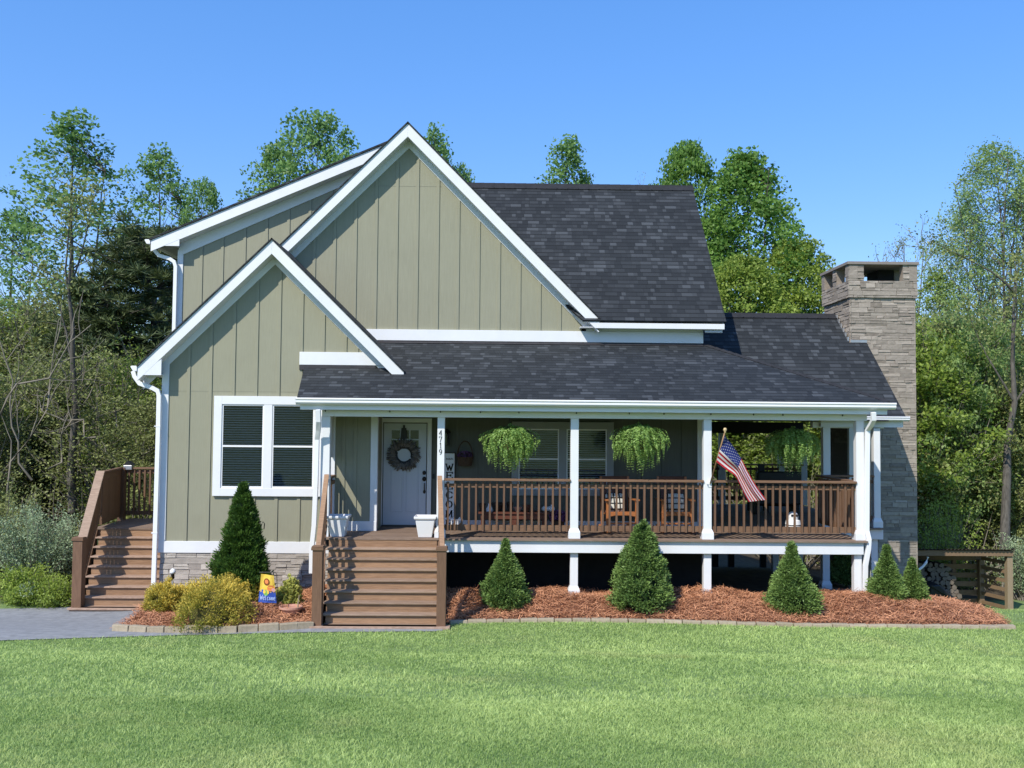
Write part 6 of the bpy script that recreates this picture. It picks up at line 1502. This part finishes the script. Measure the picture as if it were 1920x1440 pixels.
plant(1, 205, 500, 30, 'smaller dark pine left of the big one', wpx=180, rz=1.9, **PN)
plant(1, 262, 775, 27, 'young pine just above the left deck railing', wpx=130, rz=3.3, **PN)
plant(0, 352, 470, 36, 'pine half hidden by the dormer wall', wpx=200, rz=5.1, **PN)
# thicket of thin saplings at both sides and behind the porch
rs = random.Random(31)
def sap(px, pt, Y, kind, lm, grp, lab, w): plant(kind, px, pt, Y, lab, 'sapling', 'sapling', lm, 'twig', wpx=w, group=grp)
GL, LL = 'saplings in the left thicket', 'thin tangled sapling in the thicket left of the house'
GR, LR = 'saplings in the right thicket', 'thin leafy sapling in the thicket right of the chimney'
GB, LB_ = 'saplings behind the porch', 'bright green sapling seen through the open side porch'
for i in range(30):
    px = -60+i*14+rs.uniform(-12, 12); Y = rs.uniform(24, 36); pt = rs.uniform(470, 720) if px < 150 else rs.uniform(560, 780)
    sap(px, pt, Y, rs.choice(('sapling1', 'sapling1', 'sapling0')), rs.choice(('leafD', 'leafD', 'leafB')), GL, LL, rs.uniform(130, 220))
for i in range(26):
    px = 1690+i*11+rs.uniform(-12, 12); Y = rs.uniform(28, 38); pt = rs.uniform(560, 800)
    sap(px, pt, Y, rs.choice(('sapling0', 'sapling2', 'sapling0')), rs.choice(('leafB', 'leafD', 'leafD', 'leafF')), GR, LR, rs.uniform(130, 210))
for i in range(14):
    px = 1290+i*26+rs.uniform(-12, 12); Y = rs.uniform(38, 43); pt = rs.uniform(650, 750)
    sap(px, pt, Y, rs.choice(('sapling0', 'sapling2')), 'leafB', GB, LB_, rs.uniform(160, 220))
# trunks one can tell apart
def trunk_tree(px0, py0, px1, py1, Y, r, name, lab, cat, forks=3):
    rng = np.random.default_rng(int(px0)); p0, p1 = np.array(at(px0, py0, Y)), np.array(at(px1, py1, Y+rng.uniform(-1, 1))); P = np.linspace(p0, p1, 9); P[1:-1] += rng.normal(size=(7, 3))*np.linalg.norm(p1-p0)*.006
    paths = [(P, np.linspace(r, r*.10, 9))]
    for k in range(forks): i = rng.integers(4, 8); paths.append((wander(P[i], (rng.normal()*.6, rng.normal()*.3, 1), np.linalg.norm(p1-p0)*.35, 6, rng, .05, .1), np.linspace(r*.25, .006, 7)))
    root = thing(name, lab, cat, tuple(p0)); V, Fc = tubes_np(paths, 8); np_mesh('trunk', V, Fc, np.full(len(Fc), .5), 'bark', root)
    nb = len(paths); rr = np.random.default_rng(int(px1)); C = np.repeat(np.array([q[0][-1] for q in paths]+[q[0][-2] for q in paths]+[q[0][-3] for q in paths]), 130, 0); C = C+sph(len(C), rr)*rr.random((len(C), 1))*1.0; V, Fc = leaf_quads(C, sph(len(C), rr), .10, .06, rr); np_mesh('crown', V, Fc, rr.random(len(Fc)), 'leafD', root)
trunk_tree(136, 960, 133, 400, 25, .125, 'mottled_tree', 'straight mottled grey trunk left of the left deck stairs', 'tree')
trunk_tree(1883, 1040, 1905, 480, 27, .15, 'pale_tree', 'thick pale leaning trunk at the right edge behind the woodshed', 'tree', 4)
trunk_tree(1812, 1030, 1786, 640, 29, .12, 'pale_tree', 'slender pale trunk leaning left above the woodshed', 'tree')
trunk_tree(1826, 1030, 1850, 640, 29.5, .10, 'pale_tree', 'thin pale trunk leaning right above the woodshed', 'tree')
trunk_tree(1790, 1010, 1745, 920, 28, .07, 'fallen_branch', 'bare pale branch slanting beside the chimney above the shed', 'branch', 2)
for k, (a, c) in enumerate((((0, 780), (170, 610)), ((10, 980), (110, 600)), ((60, 900), (0, 640)), ((90, 880), (160, 690)), ((180, 820), (60, 740)), ((215, 770), (285, 850)))):
    rng = np.random.default_rng(60+k); Y = 22.5+k*.4; p0, p1 = np.array(at(*a, Y)), np.array(at(*c, Y)); P = np.linspace(p0, p1, 8); P[1:-1] += rng.normal(size=(6, 3))*.12
    paths = [(P, np.linspace(.03, .010, 8))]+[(wander(P[i], p1-p0+rng.normal(size=3)*1.5, 1.3, 5, rng, .02, .15), np.linspace(.014, .004, 6)) for i in (2, 3, 4, 5, 6)]
    V, Fc = tubes_np(paths, 5); o = np_mesh('bare_branch', V, Fc, np.full(len(Fc), .6), 'twig'); tag(o, 'long bare branch crossing the thicket left of the house', 'branch', 'bare branches in the left thicket')
# low silvery shrubs by the driveway, each its own
def bush(name, px, pb, pt, hw, Y, lm, lab, seed, leaf=.05, n=9000, group=None, cat='shrub'):
    rng = np.random.default_rng(seed); bl = at(px, pb, Y); x0 = bl.x; gz = ground(x0, Y); H = Z(px, pt, Y)-gz; R = hw*Y/F; root = proto(name, lab, cat, group); st = []; CC = []
    for k in range(46):
        a = rng.uniform(0, 6.28); e = rng.uniform(.55, 1.5); P = wander((rng.normal()*.12*R, rng.normal()*.12*R, 0), (math.cos(a)*math.cos(e)*R/H*1.6, math.sin(a)*math.cos(e)*R/H*1.6, math.sin(e)), H*rng.uniform(.7, 1.08), 8, rng, .0, .10); st.append((P, np.linspace(.016, .004, 9))); CC.append(P[2:])
    CC = np.concatenate(CC); i = rng.integers(0, len(CC), n); C = CC[i]+sph(n, rng)*rng.random((n, 1))**.6*.20*np.array([1, 1, .9]); C[:, 2] = np.maximum(C[:, 2], .02); ct = rng.beta(2, 2, len(CC))
    V, Fc = leaf_quads(C, rng.normal(size=(n, 3))+np.array([0, 0, .6]), rng.uniform(.7, 1.3, n)*leaf, rng.uniform(.7, 1.3, n)*leaf*.5, rng); t = np.clip(ct[i]*.5+.15+.35*C[:, 2]/H+rng.normal(0, .12, n), 0, 1)
    np_mesh('foliage', V, Fc, t, lm, root); bv, bf = tubes_np(st, 4); np_mesh('stems', bv, bf, np.full(len(bf), .4), 'twig', root); root.location = (x0, Y, gz); return root
bush('silvery_shrub', 60, 1120, 945, 75, 20.6, 'leafC', 'tall silvery green shrub at the far left by the driveway', 71, .055, 12000)
bush('silvery_shrub', 118, 1125, 975, 50, 21.2, 'leafC', 'silvery green shrub right beside the left stair post', 72, .05, 8000)
bush('green_shrub', 40, 1140, 1060, 70, 19.6, 'leafB', 'low bright green shrub at the edge of the driveway on the left', 73, .06, 8000)
bush('green_shrub', 105, 1145, 1085, 40, 19.4, 'leafB', 'low green weeds patch at the foot of the left stairs', 74, .05, 5000)
bush('green_shrub', 1765, 1040, 950, 45, 26.6, 'leafB', 'rounded green shrub between the chimney and the woodshed roof', 75, .07, 6000)
bush('green_shrub', 1915, 1140, 1010, 30, 26.2, 'leafC', 'pale green shrub behind the right post of the woodshed', 76, .06, 6000)
bush('green_shrub', -25, 1120, 900, 60, 21.4, 'leafD', 'dull green shrub cut by the left edge of the view', 77, .06, 8000)
# undergrowth and the far wood: masses nobody could count
def mass(name, label, boxes, n, leaf, lm, seed, stems=0, cat='undergrowth'):
    rng = np.random.default_rng(seed); Cs = []; paths = []; tot = sum(w for *_, w in boxes)
    for x0, x1, y0, y1, h, w in boxes:
        m_ = int(n*w/tot); x = rng.uniform(x0, x1, m_); y = rng.uniform(y0, y1, m_)
        hh = h*(.62+.25*np.sin(x*1.1+y*.7)+.2*np.sin(x*2.7+1.3)*np.cos(y*1.9)+.1*np.sin(x*6.1))
        z = rng.random(m_)**.8*np.maximum(hh, .2)*1.05
        gate = (np.sin(x*3.1+np.sin(z*2.3)*1.5)+np.sin(z*3.7+y*2.1)+np.sin(x*7.3+y*5.1+z*4.)*.8) > -.55
        C = np.column_stack([x, y, z])[gate]; C[:, 2] += g2(C[:, 0], C[:, 1]); Cs.append(C)
        for k in range(int(stems*w/tot)):
            px_, py_ = rng.uniform(x0, x1), rng.uniform(y0, y1); paths.append((wander((px_, py_, ground(px_, py_)), (rng.normal()*.4, rng.normal()*.4, 1), h*rng.uniform(.5, 1.1), 6, rng, 0, .16), np.linspace(.03, .006, 7)))
    C = np.concatenate(Cs); m_ = len(C); V, Fc = leaf_quads(C, sph(m_, rng), rng.uniform(.6, 1.4, m_)*leaf, rng.uniform(.6, 1.4, m_)*leaf*.55, rng)
    t = np.clip(.42+.22*np.sin(C[:, 0]*2.1+C[:, 2]*1.7)+.18*np.sin(C[:, 2]*3.9+C[:, 1]*2.7)+rng.normal(0, .15, m_), 0, 1); mi = np.zeros(m_)
    if paths:
        bv, bf = tubes_np(paths, 4); Fc = np.concatenate([Fc, bf+len(V)]); V = np.concatenate([V, bv]); t = np.concatenate([t, np.full(len(bf), .4)]); mi = np.concatenate([mi, np.ones(len(bf))])
    o = np_mesh(name, V, Fc, t, [lm, 'twig'], mi=mi); tag(o, label, cat, kind='stuff')
mass('undergrowth', 'dense olive undergrowth of brambles and twigs left of the house', [(-24, -8.6, 23, 29, 2.6, 3), (-26, -7.8, 29, 36, 4.6, 3)], 130000, .12, 'leafD', 41, 900)
mass('undergrowth', 'leafy undergrowth at the wood edge right of the chimney', [(11.0, 24, 27.5, 31, 2.4, 2), (9, 26, 31, 38, 4.8, 3)], 100000, .10, 'leafD', 42, 900)
mass('undergrowth', 'green undergrowth behind the house seen under and through the side porch', [(-8, 12, 37, 43, 3.8, 3)], 80000, .14, 'leafB', 43, 300)
mass('distant_wood', 'far green wood closing the view behind the left trees', [(-50, -12, 50, 60, 9.5, 2)], 70000, .34, 'leafD', 44, 150, 'wood')
mass('distant_wood', 'far green wood closing the view behind the house and the right trees', [(-12, 50, 52, 62, 9.0, 3)], 90000, .34, 'leafA', 45, 150, 'wood')
# ================================================================== light
sun_dir = Vector((.744, 1., -1.25)).normalized()      # the way the light travels
sd_ = bpy.data.lights.new('sun', 'SUN'); sd_.energy = 5.0; sd_.angle = math.radians(.53); sd_.color = (1., .94, .83)
so = bpy.data.objects.new('sun', sd_); COL.objects.link(so); so.rotation_euler = sun_dir.to_track_quat('-Z', 'Y').to_euler()
wd = bpy.data.worlds.new('World'); S.world = wd; wd.use_nodes = True; nt = wd.node_tree; nt.nodes.clear(); N = NT(nt)
SKY_SAT, SKY_VAL, SKY_STR, SKY_GAM, SKY_TINT = 1.75, 2.15, .15, .55, (.98, 1.07, 1.40)
sky = N.n('ShaderNodeTexSky', sky_type='NISHITA'); sky.sun_disc = False
el = math.asin(-sun_dir.z); sky.sun_elevation = el; sky.sun_rotation = math.atan2(-sun_dir.x, -sun_dir.y)
sky.air_density = 1.0; sky.dust_density = .3; sky.ozone_density = 2.2
gm = N.n('ShaderNodeGamma', inp={0: sky.outputs[0], 1: SKY_GAM})
hs = N.n('ShaderNodeHueSaturation', inp={'Saturation': SKY_SAT, 'Value': SKY_VAL, 'Color': gm.outputs[0]})
tn = N.n('ShaderNodeVectorMath', operation='MULTIPLY', inp={0: hs.outputs[0], 1: SKY_TINT})
bg = N.n('ShaderNodeBackground', inp={0: tn.outputs[0], 1: SKY_STR}); o = N.n('ShaderNodeOutputWorld'); nt.links.new(bg.outputs[0], o.inputs[0])
S.view_settings.view_transform = 'Standard'; S.view_settings.look = 'None'; S.view_settings.exposure = 0; S.view_settings.gamma = 1
S.render.engine = 'CYCLES'; S.cycles.max_bounces = 8; S.cycles.diffuse_bounces = 2; S.cycles.transparent_max_bounces = 12; S.cycles.use_denoising = True
